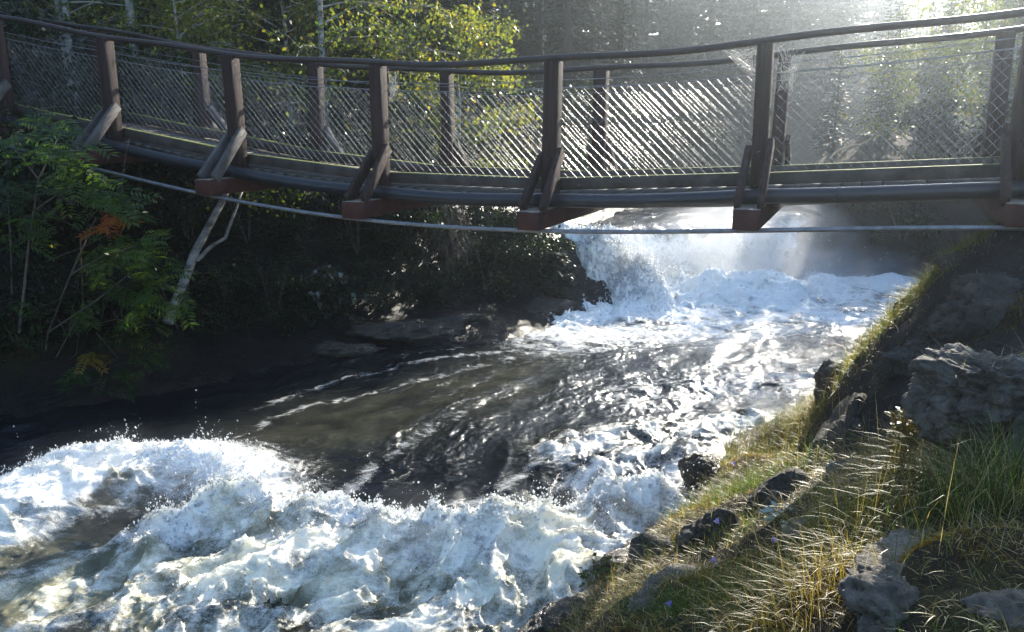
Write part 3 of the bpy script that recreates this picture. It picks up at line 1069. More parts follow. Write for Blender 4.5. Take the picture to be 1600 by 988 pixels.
rock("wet black rock lapped by white foam below the flat slab", 975, 880, 4.75, (0.3, 0.2, 0.15), 43, M['rock_wet'], planes=8, rot=0.6)
rock("wet black rock at the waterline nearest the bottom edge", 862, 985, 3.95, (0.3, 0.17, 0.14), 45, M['rock_wet'], planes=8, rot=0.7)
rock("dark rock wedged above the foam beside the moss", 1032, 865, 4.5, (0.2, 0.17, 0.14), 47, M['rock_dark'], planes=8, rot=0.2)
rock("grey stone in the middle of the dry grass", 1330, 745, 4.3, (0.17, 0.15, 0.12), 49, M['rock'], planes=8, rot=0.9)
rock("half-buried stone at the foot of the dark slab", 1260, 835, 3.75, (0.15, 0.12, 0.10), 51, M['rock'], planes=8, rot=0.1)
rock("wide black rock shelf along the far shadowed bank", 690, 516, 11.2, (1.5, 0.55, 0.32), 61, M['rock_wet'], planes=9, rot=0.45, rough=0.16)
rock("wet rock tip of the shadowed bank reaching into the pool", 838, 492, 12.3, (0.75, 0.45, 0.30), 63, M['rock_wet'], planes=9, rot=0.35, rough=0.16)
rock("small black stone at the very point of the far bank", 892, 490, 12.6, (0.24, 0.2, 0.13), 65, M['rock_wet'], planes=7)
rock("low dark rock at the shadowed bank below the shiny shrub", 520, 552, 10.2, (0.7, 0.35, 0.2), 67, M['rock_wet'], planes=9, rot=0.4, rough=0.16)

# ------------------------------------------------------------------ trees


def rnd_perp(n):
    v = rng.normal(0, 1, (n, 3))
    return v / np.linalg.norm(v, axis=1)[:, None]


def broadleaf(name, label, cat, h, crown_r, base_frac, n_limb, leaf_n, ln, tr, seed, leafmat, barkmat, loc, group=None, tint=(0.2, 0.7), lean=(0, 0), lean_leaf=0.0, droop=0.25, n_stem=1, clump=0.28):
    global rng
    keep = rng
    rng = np.random.default_rng(seed)
    root = empty(name, loc, label, cat, group)
    tb, lb = MB(), MB()
    for sidx in range(n_stem):
        a0 = rng.uniform(0, 6.28)
        sp = 0.0 if n_stem == 1 else crown_r * 0.55
        hh = h * (1 if n_stem == 1 else rng.uniform(0.7, 1.0))
        zz = np.linspace(-0.3, hh, 10)
        k = np.clip(zz / hh, 0, 1)
        px_ = lean[0] * k * hh + np.cumsum(rng.normal(0, 0.012 * hh, 10)) * k + math.cos(a0) * sp * k
        py_ = lean[1] * k * hh + np.cumsum(rng.normal(0, 0.012 * hh, 10)) * k + math.sin(a0) * sp * k
        S = np.stack([px_, py_, zz], 1)
        tb.tube(S, tr * (1 - 0.88 * k), 7)
        nl = max(3, n_limb // n_stem)
        for i in range(nl):
            f = base_frac + (1 - base_frac) * (i + rng.random()) / nl
            j = f * 9
            b = S[int(j)] * (1 - j % 1) + S[min(9, int(j) + 1)] * (j % 1)
            az = rng.uniform(0, 6.28)
            prof = math.sin(min(1, (f - base_frac) / (1 - base_frac) * 0.9 + 0.12) * math.pi) ** 0.6
            Ln = crown_r * (0.45 + 0.65 * prof) * rng.uniform(0.65, 1.15)
            up = rng.uniform(0.15, 0.75)
            t = np.linspace(0, 1, 6)[:, None]
            dirv = np.array([math.cos(az), math.sin(az), up])
            Q = b + dirv * Ln * t + np.array([0, 0, -1]) * (droop * Ln * t ** 2) + rng.normal(0, 0.03 * Ln, (6, 3)) * t
            tb.tube(Q, tr * 0.30 * (1 - 0.9 * t[:, 0]) * (1 - 0.5 * f) + 0.003, 4, cap=False)
            nt = 5
            for q in range(nt):
                tq = 0.3 + 0.7 * (q + rng.random()) / nt
                p0 = b + dirv * Ln * tq + np.array([0, 0, -1]) * droop * Ln * tq ** 2
                td = rnd_perp(1)[0] * np.array([1, 1, 0.5]) + dirv * 0.5 + np.array([0, 0, -0.3 * droop])
                tl = Ln * rng.uniform(0.25, 0.5)
                p1 = p0 + td * tl
                pm = (p0 + p1) / 2 + rng.normal(0, 0.05 * tl, 3)
                tb.tube([p0, pm, p1 - np.array([0, 0, 0.1 * tl])], [0.006, 0.004, 0.002], 3, cap=False)
                m = max(4, int(leaf_n / (nl * n_stem * nt)))
                if rng.random() < 0.12:
                    continue
                tt = rng.random((m, 1))
                C = p0 * (1 - tt) + p1 * tt + rng.normal(0, clump * tl, (m, 3)) * np.array([1, 1, 0.8])
                D = rnd_perp(m) + np.array([0, 0, -0.6])
                Nn = rnd_perp(m) + np.array([0, 0, 0.9])
                tn = np.clip(rng.normal((tint[0] + tint[1]) / 2, (tint[1] - tint[0]) / 3, m) + rng.normal(0, 0.08), 0, 0.95)
                sz = ln * rng.uniform(0.6, 1.2, m)
                lb.leaves(C, D, Nn, sz, sz * 0.72, tn, 0.08)
    kids = [tb.build("trunk", barkmat, root, True), lb.build("crown", leafmat, root)]
    rng = keep
    return root, kids


def spruce(name, label, cat, h, r, seed, loc, group=None, whorl=0.28, first=0.6, bare=False):
    global rng
    keep = rng
    rng = np.random.default_rng(seed)
    root = empty(name, loc, label, cat, group)
    tb, lb = MB(), MB()
    zz = np.linspace(-0.4, h, 8)
    tb.tube(np.stack([rng.normal(0, 0.02, 8), rng.normal(0, 0.02, 8), zz], 1), 0.013 * h * (1 - 0.93 * np.clip(zz / h, 0, 1)), 8)
    z = first
    while z < h * 0.985:
        f = z / h
        nb = rng.integers(4, 7)
        for k in range(nb):
            az = rng.uniform(0, 6.28)
            Ln = r * (1 - f) ** 0.75 * rng.uniform(0.55, 1.1) + 0.12
            if f < 0.12:
                Ln *= 0.75
            dirv = np.array([math.cos(az), math.sin(az), 0.25 * (f - 0.35)])
            t = np.linspace(0, 1, 5)[:, None]
            b = np.array([0, 0, z])
            drop = np.array([0, 0, -1.0]) * (0.30 * (1 - f) * Ln) * (t ** 1.4) + np.array([0, 0, 0.12 * Ln]) * t ** 3
            Q = b + dirv * Ln * t + drop
            tb.tube(Q, 0.016 * (1 - f) * (1 - 0.85 * t[:, 0]) + 0.003, 3, cap=False)
            if rng.random() < (0.5 if f < 0.14 else 0.06):
                continue
            n = int(10 + 26 * Ln)
            tq = rng.uniform(0.12, 1.0, n)[:, None]
            C = b + dirv * Ln * tq + np.array([0, 0, -1.0]) * (0.30 * (1 - f) * Ln) * tq ** 1.4 + np.array([0, 0, 0.12 * Ln]) * tq ** 3
            sidev = np.array([-math.sin(az), math.cos(az), 0.0])
            sg = np.where(rng.random((n, 1)) < 0.5, -1.0, 1.0)
            D = dirv * 0.75 + sidev * sg * rng.uniform(0.2, 1.0, (n, 1)) + np.array([0, 0, -1]) * rng.uniform(0.05, 0.75, (n, 1))
            ln = (0.10 + 0.22 * Ln * (1.15 - tq[:, 0])) * rng.uniform(0.7, 1.2, n)
            Nn = np.array([0, 0, 1.0]) + rng.normal(0, 0.35, (n, 3))
            lb.leaves(C, D, Nn, ln, 0.035 + 0.20 * ln, np.clip(rng.normal(0.4, 0.25, n), 0, 1), 0.02)
        z += whorl * rng.uniform(0.7, 1.3) * (1.15 - 0.5 * f)
    kids = [tb.build("trunk", M['bark'], root, True), lb.build("crown", M['spruce_needle'], root)]
    rng = keep
    return root, kids


def gz(x, y):
    return float(ground_z(np.array([x]), np.array([y]))[0])


SPR = [spruce("spruce_tree", "tall dark spruce in the hazy forest beyond the bridge", "tree", 11.0, 2.1, 300 + i, (0, 0, 0), "dark spruces of the forest beyond the bridge", whorl=0.26) for i in range(3)]
for s_, k_ in SPR:
    s_.location = (0, -400, 0)
spots = []
rs = np.random.default_rng(12)


def blocked(x, y, h):
    """keeps the air open between the sun and the river"""
    for wx_, wy_, wz_ in ((-4, 6, 0.2), (-2, 6, .2), (0.5, 5.5, .2), (-2, 8, .2), (0.3, 8.5, 0.2), (1.2, 3, 1), (3, 5, 1.5), (-4, 13, 5), (-6, 14, 5), (-2, 13.5, 4), (-1.0, 14.0, 4.0), (2.0, 13.6, 0.8), (2.5, 3, 1.4), (3.5, 4, 1.9), (4.4, 3, 2), (1.5, 2.6, 1.2)):
        s_ = (y - wy_) / L.y
        if s_ <= 0:
            continue
        xx, zz = wx_ + L.x * s_, wz_ + L.z * s_
        if abs(xx - x) < 2.0 * max(0.15, 1 - (zz - gz(x, y)) / h) + 0.2 and gz(x, y) + h > zz:
            return True
    return False


def in_river(x, y, pad=0.0):
    t = (y - 15) / 18.0
    c = 4.5 + t * 9.5
    return 12 < y < 36 and abs(x - c) < 3.6 + pad - 0.5 * t


used_first = [False, False, False]


def put_spruce(x, y, sc, label=None):
    i = int(rs.integers(0, 3))
    rt, kd = SPR[i]
    lbl = label or "tall dark spruce in the hazy forest beyond the bridge"
    loc = (x, y, gz(x, y) - 0.1)
    if not used_first[i]:
        used_first[i] = True
        rt.location = loc
        rt.scale = (sc, sc, sc)
        rt["label"] = lbl
        return
    copy_tree(rt, kd, loc, rs.uniform(0, 6.28), sc, lbl)


cands = []
for row, (y0, y1, n) in enumerate(((17, 24, 26), (24, 34, 46), (34, 48, 80), (48, 75, 120))):
    for k in range(n):
        yy = rs.uniform(y0, y1)
        u = rs.uniform(-0.78, 0.85)
        cands.append((u * yy, yy))
for (xx, yy) in cands:
    sc = rs.uniform(0.75, 1.2)
    if in_river(xx, yy, 0.8):
        continue
    if xx < -1.0 and yy < 19:
        continue
    if any((xx - a) ** 2 + (yy - b) ** 2 < (1.3 if yy < 34 else 2.0) for a, b in spots):
        continue
    az_ = math.degrees(math.atan2(xx, yy))
    tries = 0
    while blocked(xx, yy, 11 * sc) and tries < 6:
        sc *= 0.86
        tries += 1
    if sc < 0.38:
        continue
    if az_ > 25 and yy > 30:
        sc = min(sc, 0.5)
    spots.append((xx, yy))
    put_spruce(xx, yy, sc)

for (xx, yy, sc) in ((7.7, 19.6, 0.26), (9.2, 20.0, 0.32), (10.6, 20.5, 0.32), (9.9, 22.2, 0.36), (11.7, 22.6, 0.36), (8.4, 21.6, 0.30), (12.3, 21.0, 0.3), (11.0, 18.8, 0.28)):
    put_spruce(xx, yy, sc, "young hazy spruce on the right bank just upstream of the falls")
for k in range(22):
    az_ = R(2 + 22.5 * (k + rs.random()) / 22)
    yy = rs.uniform(48, 64)
    put_spruce(math.tan(az_) * yy, yy, rs.uniform(1.0, 1.6) if az_ < R(18) else rs.uniform(1.0, 1.3))
PIN = None
for k, (xx, yy, sc) in enumerate(((-2.6, 23.5, 1.0), (-1.2, 26.0, 1.1), (-0.2, 22.5, 0.95), (0.9, 27.5, 1.15), (1.6, 24.5, 1.0), (2.7, 29.0, 1.1), (3.3, 26.0, 0.95), (-3.6, 27.0, 1.1), (4.4, 31.0, 1.0), (0.2, 31.0, 1.2))):
    if PIN is None:
        rng_k = rng
        rng = np.random.default_rng(909)
        rt_ = empty("pine_tree", (xx, yy, gz(xx, yy)), "tall pine with a bare dark trunk in the forest behind the middle of the bridge", "tree", "bare-trunked pines beyond the bridge")
        tb_, lb_ = MB(), MB()
        z_ = np.linspace(-0.3, 12.5, 9)
        tb_.tube(np.stack([rng.normal(0, .04, 9), rng.normal(0, .04, 9), z_], 1), 0.15 * (1 - 0.8 * np.clip(z_ / 12.5, 0, 1)), 9)
        for q in range(60):
            zb = rng.uniform(1.8, 12.3)
            a_ = rng.uniform(0, 6.28)
            ln_ = rng.uniform(0.4, 1.0) if zb < 6 else 1.7 * (1 - (zb - 6) / 8) * rng.uniform(.6, 1.1)
            e_ = np.array([math.cos(a_) * ln_, math.sin(a_) * ln_, rng.uniform(-0.25, 0.15) * ln_])
            tb_.tube([np.array([0, 0, zb]), np.array([0, 0, zb]) + e_ * .6, np.array([0, 0, zb - .04]) + e_], [0.016, 0.010, 0.004], 3, cap=False)
            if zb > 5.5:
                m_ = 46
                C_ = np.array([0, 0, zb]) + e_ * rng.uniform(0.35, 1.05, (m_, 1)) + rng.normal(0, .13, (m_, 3))
                lb_.leaves(C_, rnd_perp(m_) + e_ * .5, rnd_perp(m_), 0.20 * rng.uniform(.6, 1.2, m_), 0.06, np.clip(rng.normal(.5, .25, m_), 0, 1), 0.02)
        PIN = (rt_, [tb_.build("trunk", M['bark'], rt_, True), lb_.build("crown", M['spruce_needle'], rt_)])
        rng = rng_k
    else:
        copy_tree(PIN[0], PIN[1], (xx, yy, gz(xx, yy)), k * 1.9, sc, "tall pine with a bare dark trunk in the forest behind the middle of the bridge")
for (xx, yy, sc) in ((-5.4, 19.5, 0.9), (-8.0, 20.5, 1.0), (-3.6, 20.5, 0.85), (-1.9, 19.0, 0.7), (-10.5, 21, 1.1), (-7.0, 17.6, 0.7), (-2.6, 16.6, 0.42), (-4.6, 17.6, 0.6)):
    put_spruce(xx, yy, sc, "dark spruce standing among the birches on the left bank")
for k, (xx, yy, sc) in enumerate(((-13.5, 5.5, 1.35), (-16, 2, 1.4), (-14.5, -2, 1.4), (-11, -5, 1.3), (-7, -7, 1.35), (-18, 7, 1.4), (-9, -10, 1.5), (-4, -13, 1.5), (-12, 11.5, 1.2), (-14.5, 13, 1.3), (-17, 10, 1.3))):  # out-of-view spruces, added to hold back sky light from the banks
    put_spruce(xx, yy, sc, "unseen tall spruce added around the viewer to block sky light")

# the sunlit birches beyond the bridge
BG = "sunlit birches on the far bank"
b1 = broadleaf("birch_tree", "tall sunlit birch with yellow-green crown behind the third bridge post from the left", "tree", 6.2, 1.7, 0.10, 34, 4800, 0.088, 0.07, 501, M['birch_leaf'], M['birch_bark'],
               (-3.3, 14.6, gz(-3.3, 14.6)), BG, (0.12, 0.70))
b2 = broadleaf("birch_tree", "sunlit birch leaning over the river behind the middle of the bridge", "tree", 3.0, 1.4, 0.12, 34, 6500, 0.080, 0.05, 502, M['birch_leaf'], M['birch_bark'],
               (-1.0, 14.2, gz(-1.0, 14.2)), BG, (0.35, 0.85), lean=(0.12, 0.0))
copy_tree(b1[0], b1[1], (-8.2, 15.5, gz(-8.2, 15.5)), 2.1, 1.05, "pale sunlit birch at the far left behind the leftmost posts")
copy_tree(b1[0], b1[1], (-6.3, 17.5, gz(-6.3, 17.5)), 4.0, 1.2, "tall birch glowing behind the second bridge post from the left")
copy_tree(b1[0], b1[1], (-9.8, 18.5, gz(-9.8, 18.5)), 5.2, 1.25, "tall birch at the top left corner deep in the wood")
copy_tree(b2[0], b2[1], (-4.3, 15.9, gz(-4.3, 15.9)), 1.0, 1.2, "low birch sapling below the tall sunlit birch")
copy_tree(b2[0], b2[1], (-5.3, 13.6, gz(-5.3, 13.6)), 3.0, 0.9, "low leafy birch close behind the left fence panels")
RG = "small birches on the sunny right bank upstream"
copy_tree(b1[0], b1[1], (9.6, 19.2, gz(9.6, 19.2)), 2.6, 0.55, "hazy birch upstream behind the right hand fence panel", RG)
copy_tree(b1[0], b1[1], (12.2, 21.0, gz(12.2, 21.0)), 0.6, 0.75, "hazy birch upstream against the bright sky at the top right", RG)
copy_tree(b2[0], b2[1], (8.6, 17.6, gz(8.6, 17.6)), 5.6, 0.8, "low hazy birch bush on the upstream right bank above the falls", RG)
copy_tree(b1[0], b1[1], (14.0, 24.0, gz(14.0, 24.0)), 3.3, 0.85, "far hazy birch upstream beside the right end post", RG)
copy_tree(b2[0], b2[1], (10.8, 17.8, gz(10.8, 17.8)), 1.9, 1.5, "broad hazy birch bush near the right end post", RG)

# white birch trunks
wt = MB()
p0 = atY(228, 250, 15.0)
wt.tube([p0 + np.array([0, 0, z_]) for z_ in np.linspace(-1.2, 8, 8)], np.linspace(0.10, 0.03, 8), 8)
rt = empty("birch_tree", (0, 0, 0), "white birch trunk standing behind the second and third posts", "tree")
wt.build("trunk", M['birch_bark'], rt, True)
lv = MB()
n = 1500
C = p0 + np.stack([rng.normal(0, 0.9, n), rng.normal(0, 0.9, n), rng.uniform(3.0, 8, n)], 1)
lv.leaves(C, rnd_perp(n), rnd_perp(n), 0.075 * rng.uniform(.6, 1.2, n), 0.055, rng.uniform(0.3, 0.8, n))
lv.build("crown", M['birch_leaf'], rt)

# leaning birch below the bridge
lt = MB()
A0 = atY(262, 505, 9.2)
A1 = atY(306, 392, 9.7)
A2 = atY(352, 306, 10.2)
A3 = atY(372, 250, 10.6)
lt.tube([A0, A1, A2, A3], [0.062, 0.05, 0.04, 0.03], 8)
B2 = atY(352, 372, 9.9)
B3 = atY(378, 300, 10.2)
lt.tube([A1 - np.array([0, 0, .12]), (A1 + B2) / 2 + np.array([0, 0, -.03]), B2, B3], [0.03, 0.026, 0.022, 0.015], 6)
rt = empty("birch_tree", (0, 0, 0), "thin leaning forked birch trunk below the left half of the bridge", "tree")
lt.build("trunk", M['birch_bark'], rt, True)
lv = MB()
n = 260
C = atY(425, 302, 10.9) + rng.normal(0, 1, (n, 3)) * np.array([0.42, 0.3, 0.12])
lv.leaves(C, rnd_perp(n), rnd_perp(n) + np.array([0, 0, .7]), 0.07 * rng.uniform(.6, 1.2, n), 0.05, rng.uniform(0.2, 0.7, n))
lv.build("crown", M['birch_leaf'], rt)

# bare pole lying across behind the fence
fl = MB()
fl.tube([atY(470, 60, 15.5), atY(560, 68, 15.3), atY(640, 74, 15.0), atY(760, 92, 14.6)], [0.05, 0.045, 0.04, 0.03], 6)
tag(fl.build("fallen_trunk", M['dead_twig'], None, True), "thin bare trunk hung up among the leaves behind the bridge", "dead tree")


# shrubs on the shadowed left bank
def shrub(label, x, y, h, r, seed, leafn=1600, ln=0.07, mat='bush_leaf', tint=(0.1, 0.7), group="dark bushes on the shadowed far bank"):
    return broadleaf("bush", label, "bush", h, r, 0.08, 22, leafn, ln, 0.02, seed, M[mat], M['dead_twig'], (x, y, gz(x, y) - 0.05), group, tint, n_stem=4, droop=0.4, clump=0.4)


def shrub_at(label, px, py, Y, h, r, seed, **k):
    c = atY(px, py, Y)
    return shrub(label, c[0], c[1], h, r, seed, **k)


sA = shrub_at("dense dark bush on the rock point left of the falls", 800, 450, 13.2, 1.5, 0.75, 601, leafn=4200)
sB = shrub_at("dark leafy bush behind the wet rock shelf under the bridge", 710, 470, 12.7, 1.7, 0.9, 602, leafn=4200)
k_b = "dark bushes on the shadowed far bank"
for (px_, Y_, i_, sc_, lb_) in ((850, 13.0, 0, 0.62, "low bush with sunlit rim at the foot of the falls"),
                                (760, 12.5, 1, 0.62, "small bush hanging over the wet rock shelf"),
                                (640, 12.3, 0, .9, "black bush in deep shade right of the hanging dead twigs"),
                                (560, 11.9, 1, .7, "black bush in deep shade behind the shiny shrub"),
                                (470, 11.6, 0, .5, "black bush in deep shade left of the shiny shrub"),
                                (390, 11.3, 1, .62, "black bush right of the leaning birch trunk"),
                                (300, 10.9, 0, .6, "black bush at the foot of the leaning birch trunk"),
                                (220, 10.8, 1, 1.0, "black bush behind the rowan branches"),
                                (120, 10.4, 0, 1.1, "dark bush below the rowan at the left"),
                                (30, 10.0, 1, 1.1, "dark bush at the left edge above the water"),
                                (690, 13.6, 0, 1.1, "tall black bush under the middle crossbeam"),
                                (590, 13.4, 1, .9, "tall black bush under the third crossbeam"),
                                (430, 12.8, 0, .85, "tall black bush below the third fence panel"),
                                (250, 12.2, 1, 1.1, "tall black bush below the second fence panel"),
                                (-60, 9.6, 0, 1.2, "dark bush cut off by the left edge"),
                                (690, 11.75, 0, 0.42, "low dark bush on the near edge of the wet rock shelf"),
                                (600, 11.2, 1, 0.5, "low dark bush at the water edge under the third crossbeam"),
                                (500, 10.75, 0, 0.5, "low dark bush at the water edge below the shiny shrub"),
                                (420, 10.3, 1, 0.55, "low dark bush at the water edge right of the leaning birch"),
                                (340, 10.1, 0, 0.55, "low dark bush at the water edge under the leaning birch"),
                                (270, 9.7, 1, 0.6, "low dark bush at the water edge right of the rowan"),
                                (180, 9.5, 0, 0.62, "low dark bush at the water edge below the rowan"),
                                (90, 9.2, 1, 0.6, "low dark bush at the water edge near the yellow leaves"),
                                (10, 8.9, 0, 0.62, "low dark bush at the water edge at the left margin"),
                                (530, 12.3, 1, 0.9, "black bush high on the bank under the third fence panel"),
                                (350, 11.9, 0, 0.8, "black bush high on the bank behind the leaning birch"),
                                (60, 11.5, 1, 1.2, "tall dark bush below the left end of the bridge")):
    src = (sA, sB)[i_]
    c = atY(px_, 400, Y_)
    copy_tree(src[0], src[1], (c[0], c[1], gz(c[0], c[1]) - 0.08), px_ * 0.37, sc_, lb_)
shrub_at("small shrub with shiny silver-blue leaves on the dark bank", 525, 500, 10.9, 0.75, 0.42, 611, leafn=420, ln=0.10, mat='pale_leaf', tint=(0.2, 0.9), group=None)

# understory beyond the bridge
for (xx, yy, sc_, lb_) in ((1.0, 17.5, 1.3, "dark bush upstream behind the middle fence panel"), (2.4, 20.5, 1.5, "hazy bush upstream left of the water"),
                           (-1.2, 17.0, 1.5, "dark bush under the leaning sunlit birch"), (-3.0, 17.2, 1.6, "dark bush behind the third fence panel"),
                           (-6.6, 14.6, 1.4, "dark bush behind the second fence panel"), (-9.2, 13.8, 1.4, "dark bush behind the first fence panel"),
                           (9.2, 16.6, 1.5, "hazy bush on the right bank above the pool"), (10.6, 15.6, 1.4, "hazy bush behind the right end of the bridge"),
                           (7.8, 15.9, 1.0, "hazy low bush at the right edge of the falls"), (4.6, 23.5, 1.5, "far hazy bush on the upstream left shore"),
                           (12.0, 18.0, 1.7, "hazy tall bush right of the upstream river")):
    src = (sA, sB)[int(xx * 7) % 2]
    copy_tree(src[0], src[1], (xx, yy, gz(xx, yy) - 0.1), xx, sc_, lb_, "bushes beyond the bridge")

# spruce sapling on the rock point
c = atY(868, 470, 12.75)
spruce("spruce_sapling", "small spruce sapling silhouetted against the white falls", "sapling", 0.85, 0.34, 71, (c[0], c[1], c[2] - 0.05), None, whorl=0.085, first=0.08)

# dead hanging twigs
dt = MB()
for k in range(220):
    p = atY(690 + rng.normal(0, 22), 312 + rng.random() * 70, 12.0 + rng.normal(0, .12))
    n = 5
    t = np.linspace(0, 1, n)[:, None]
    Q = p + np.array([rng.normal(0, 0.12), rng.normal(0, .08), -rng.uniform(0.15, 0.5)]) * t + rng.normal(0, 0.02, (n, 3))
    dt.tube(Q, 0.004, 3, cap=False)
dt.tube([atY(690, 230, 12.0), atY(694, 330, 12.0), atY(700, 430, 12.0)], [0.02, 0.025, 0.03], 6)
tag(dt.build("dead_branch", M['dead_twig']), "grey dead twigs hanging below the middle of the bridge", "dead branch")


# ------------------------------------------------------------------ rowan at the left
def pinnate(lb, base, d, ln, tint, n=6, wd=0.30):
    d = d / np.linalg.norm(d)
    sd_ = np.cross(d, np.array([0.1, -0.5, 0.9]))
    sd_ /= np.linalg.norm(sd_)
    up = np.cross(sd_, d)
    C, D = [], []
    for k in range(n):
        t = 0.25 + 0.72 * k / (n - 1)
        p = base + d * ln * t - np.array([0, 0, 0.25 * ln]) * t ** 2
        for s_ in (-1, 1):
            C.append(p)
            D.append(d * 0.55 + sd_ * s_ + np.array([0, 0, -0.25]))
    C.append(base + d * ln - np.array([0, 0, 0.25 * ln]))
    D.append(d)
    C, D = np.array(C), np.array(D)
    m = len(C)
    lb.leaves(C, D, np.tile(up, (m, 1)) + rng.normal(0, .2, (m, 3)), ln * 0.40 * rng.uniform(.8, 1.1, m), ln * 0.40 * wd, np.clip(tint + rng.normal(0, .05, m), 0, 1), 0.05)


def rowan(label, limbs, clusters, seed):
    global rng
    keep = rng
    rng = np.random.default_rng(seed)
    rt = empty("rowan", (0, 0, 0), label, "shrub")
    tb = MB()
    for pts, r0 in limbs:
        P = np.array([atY(*q) for q in pts])
        tb.tube(P, np.linspace(r0, r0 * 0.35, len(P)), 5)
    lb = MB()
    for (px_, py_, Y_, sx, sy, n, tn, ts) in clusters:
        for k in range(n):
            b = atY(px_ + rng.normal(0, sx), py_ + rng.normal(0, sy), Y_ + rng.normal(0, .22))
            az = rng.normal(-0.6, 1.1)
            d = np.array([math.cos(az), math.sin(az) * 0.8 - 0.2, rng.uniform(-0.5, 0.35)])
            pinnate(lb, b, d, rng.uniform(0.18, 0.30), np.clip(rng.normal(tn, ts), 0, 1))
    tb.build("branches", M['dead_twig'], rt, True)
    lb.build("leaves", M['rowan_leaf'], rt)
    rng = keep
    return rt


rowan("rowan with bright green feathery leaves hanging over the dark water at the left",
      [([(60, 640, 8.9), (75, 520, 8.9), (110, 430, 8.8), (150, 340, 8.8)], 0.02), ([(110, 430, 8.8), (160, 400, 8.5), (215, 385, 8.4)], 0.012),
       ([(75, 520, 8.9), (150, 470, 8.5), (200, 430, 8.4)], 0.012), ([(150, 520, 8.6), (185, 560, 8.5)], 0.008), ([(60, 610, 8.9), (130, 480, 8.7), (125, 360, 8.7), (60, 320, 8.8)], 0.009),
       ([(20, 600, 8.9), (18, 420, 8.9), (12, 300, 8.9)], 0.015)],
      [(165, 385, 8.6, 26, 16, 26, 0.42, 0.10), (220, 400, 8.5, 22, 18, 30, 0.45, 0.1), (200, 450, 8.5, 28, 22, 36, 0.42, 0.1), (225, 480, 8.5, 18, 18, 18, 0.45, 0.1),
       (190, 500, 8.5, 12, 12, 8, 0.5, 0.1), (115, 490, 8.6, 14, 10, 8, 0.45, 0.1), (205, 535, 8.5, 18, 14, 10, 0.2, 0.1), (170, 575, 8.4, 14, 10, 7, 0.25, .1), (130, 570, 8.4, 12, 8, 5, 0.3, .1), (140, 558, 8.4, 6, 7, 6, 0.86, 0.03),
       (40, 495, 8.7, 22, 16, 10, 0.4, 0.12)], 11)
rowan("darker rowan with one rusty orange leaf cluster just under the left end of the bridge",
      [([(30, 520, 8.6), (45, 380, 8.6), (60, 280, 8.5), (90, 215, 8.4)], 0.018), ([(52, 330, 8.6), (110, 290, 8.4), (165, 300, 8.4)], 0.010), ([(60, 280, 8.5), (20, 230, 8.4)], 0.010)],
      [(45, 225, 8.4, 28, 14, 24, 0.15, 0.1), (60, 245, 8.4, 26, 12, 20, 0.22, 0.1), (120, 270, 8.4, 24, 12, 20, 0.3, 0.15), (140, 300, 8.4, 26, 14, 26, 0.38, 0.12),
       (178, 310, 8.4, 10, 14, 12, 0.4, 0.1), (172, 338, 8.35, 7, 9, 9, 0.98, 0.02), (25, 300, 8.6, 25, 25, 14, 0.2, 0.1), (40, 350, 8.5, 18, 14, 10, 0.4, 0.1), (20, 370, 8.5, 16, 10, 8, 0.45, .1), (80, 195, 8.6, 30, 8, 10, 0.25, 0.1)], 13)
# pale bare twigs
bt = MB()
for k in range(26):
    a = np.array([rng.uniform(20, 190), rng.uniform(310, 620)])
    d = np.array([rng.normal(30, 35), rng.normal(-60, 30)])
    Yb = rng.uniform(8.8, 9.2)
    bt.tube([atY(*(a), Yb), atY(*(a + d * .5 + rng.normal(0, 8, 2)), Yb), atY(*(a + d), Yb + rng.normal(0, .1))], [0.006, 0.005, 0.003], 4, cap=False)
tag(bt.build("bare_twigs", M['dead_twig']), "pale bare twigs tangled behind the rowan leaves", "twigs")

# ------------------------------------------------------------------ the suspension bridge
T_K = np.array([0, 1, 2, 3, 4, 5, 6.0])
PXN = np.array([20, 180, 372, 595, 867, 1188, 1590.0])
RAIL_PY = np.array([30, 66, 86, 103, 98, 68, 14.0])
KERB_PY = np.array([162, 200, 240, 271, 279, 272, 256.0])


def bN(t):
    return np.array([10 * (-0.624 + 0.1649 * t), 10.2 * (1 - 0.0704 * t)])


def _fit(py):
    z = [atY(800, p, bN(t)[1])[2] for t, p in zip(T_K, py)]
    return np.polyfit(T_K, z, 4)


_rc, _kc = _fit(RAIL_PY), _fit(KERB_PY)
_rc = (_rc + (_kc + np.array([0, 0, 0, 0, 1.055]))) / 2


def zk(t):
    return np.polyval(_kc, t)


def zr(t):
    return np.polyval(_rc, t)


e2 = bN(1) - bN(0)
SP = np.linalg.norm(e2)
e2 = e2 / SP
n2 = np.array([-e2[1], e2[0]])
E3, N3, Z3 = np.array([*e2, 0]), np.array([*n2, 0]), np.array([0, 0, 1.0])
BW = 1.42


def bp(t, off, z):
    q = bN(t) + n2 * off
    return np.array([q[0], q[1], z])


TS = list(range(-1, 8))
bridge = empty("suspension_bridge", bp(3, BW / 2, zk(3) - 0.4), "narrow wooden suspension footbridge with chain-link sides sagging over the rapids", "bridge")
BO = np.array(bridge.location)


def part(mb, name, mat, parent=None, sm=False):
    for i in range(len(mb.V)):
        mb.V[i] = mb.V[i] - BO
    return mb.build(name, mat, parent or bridge, sm)


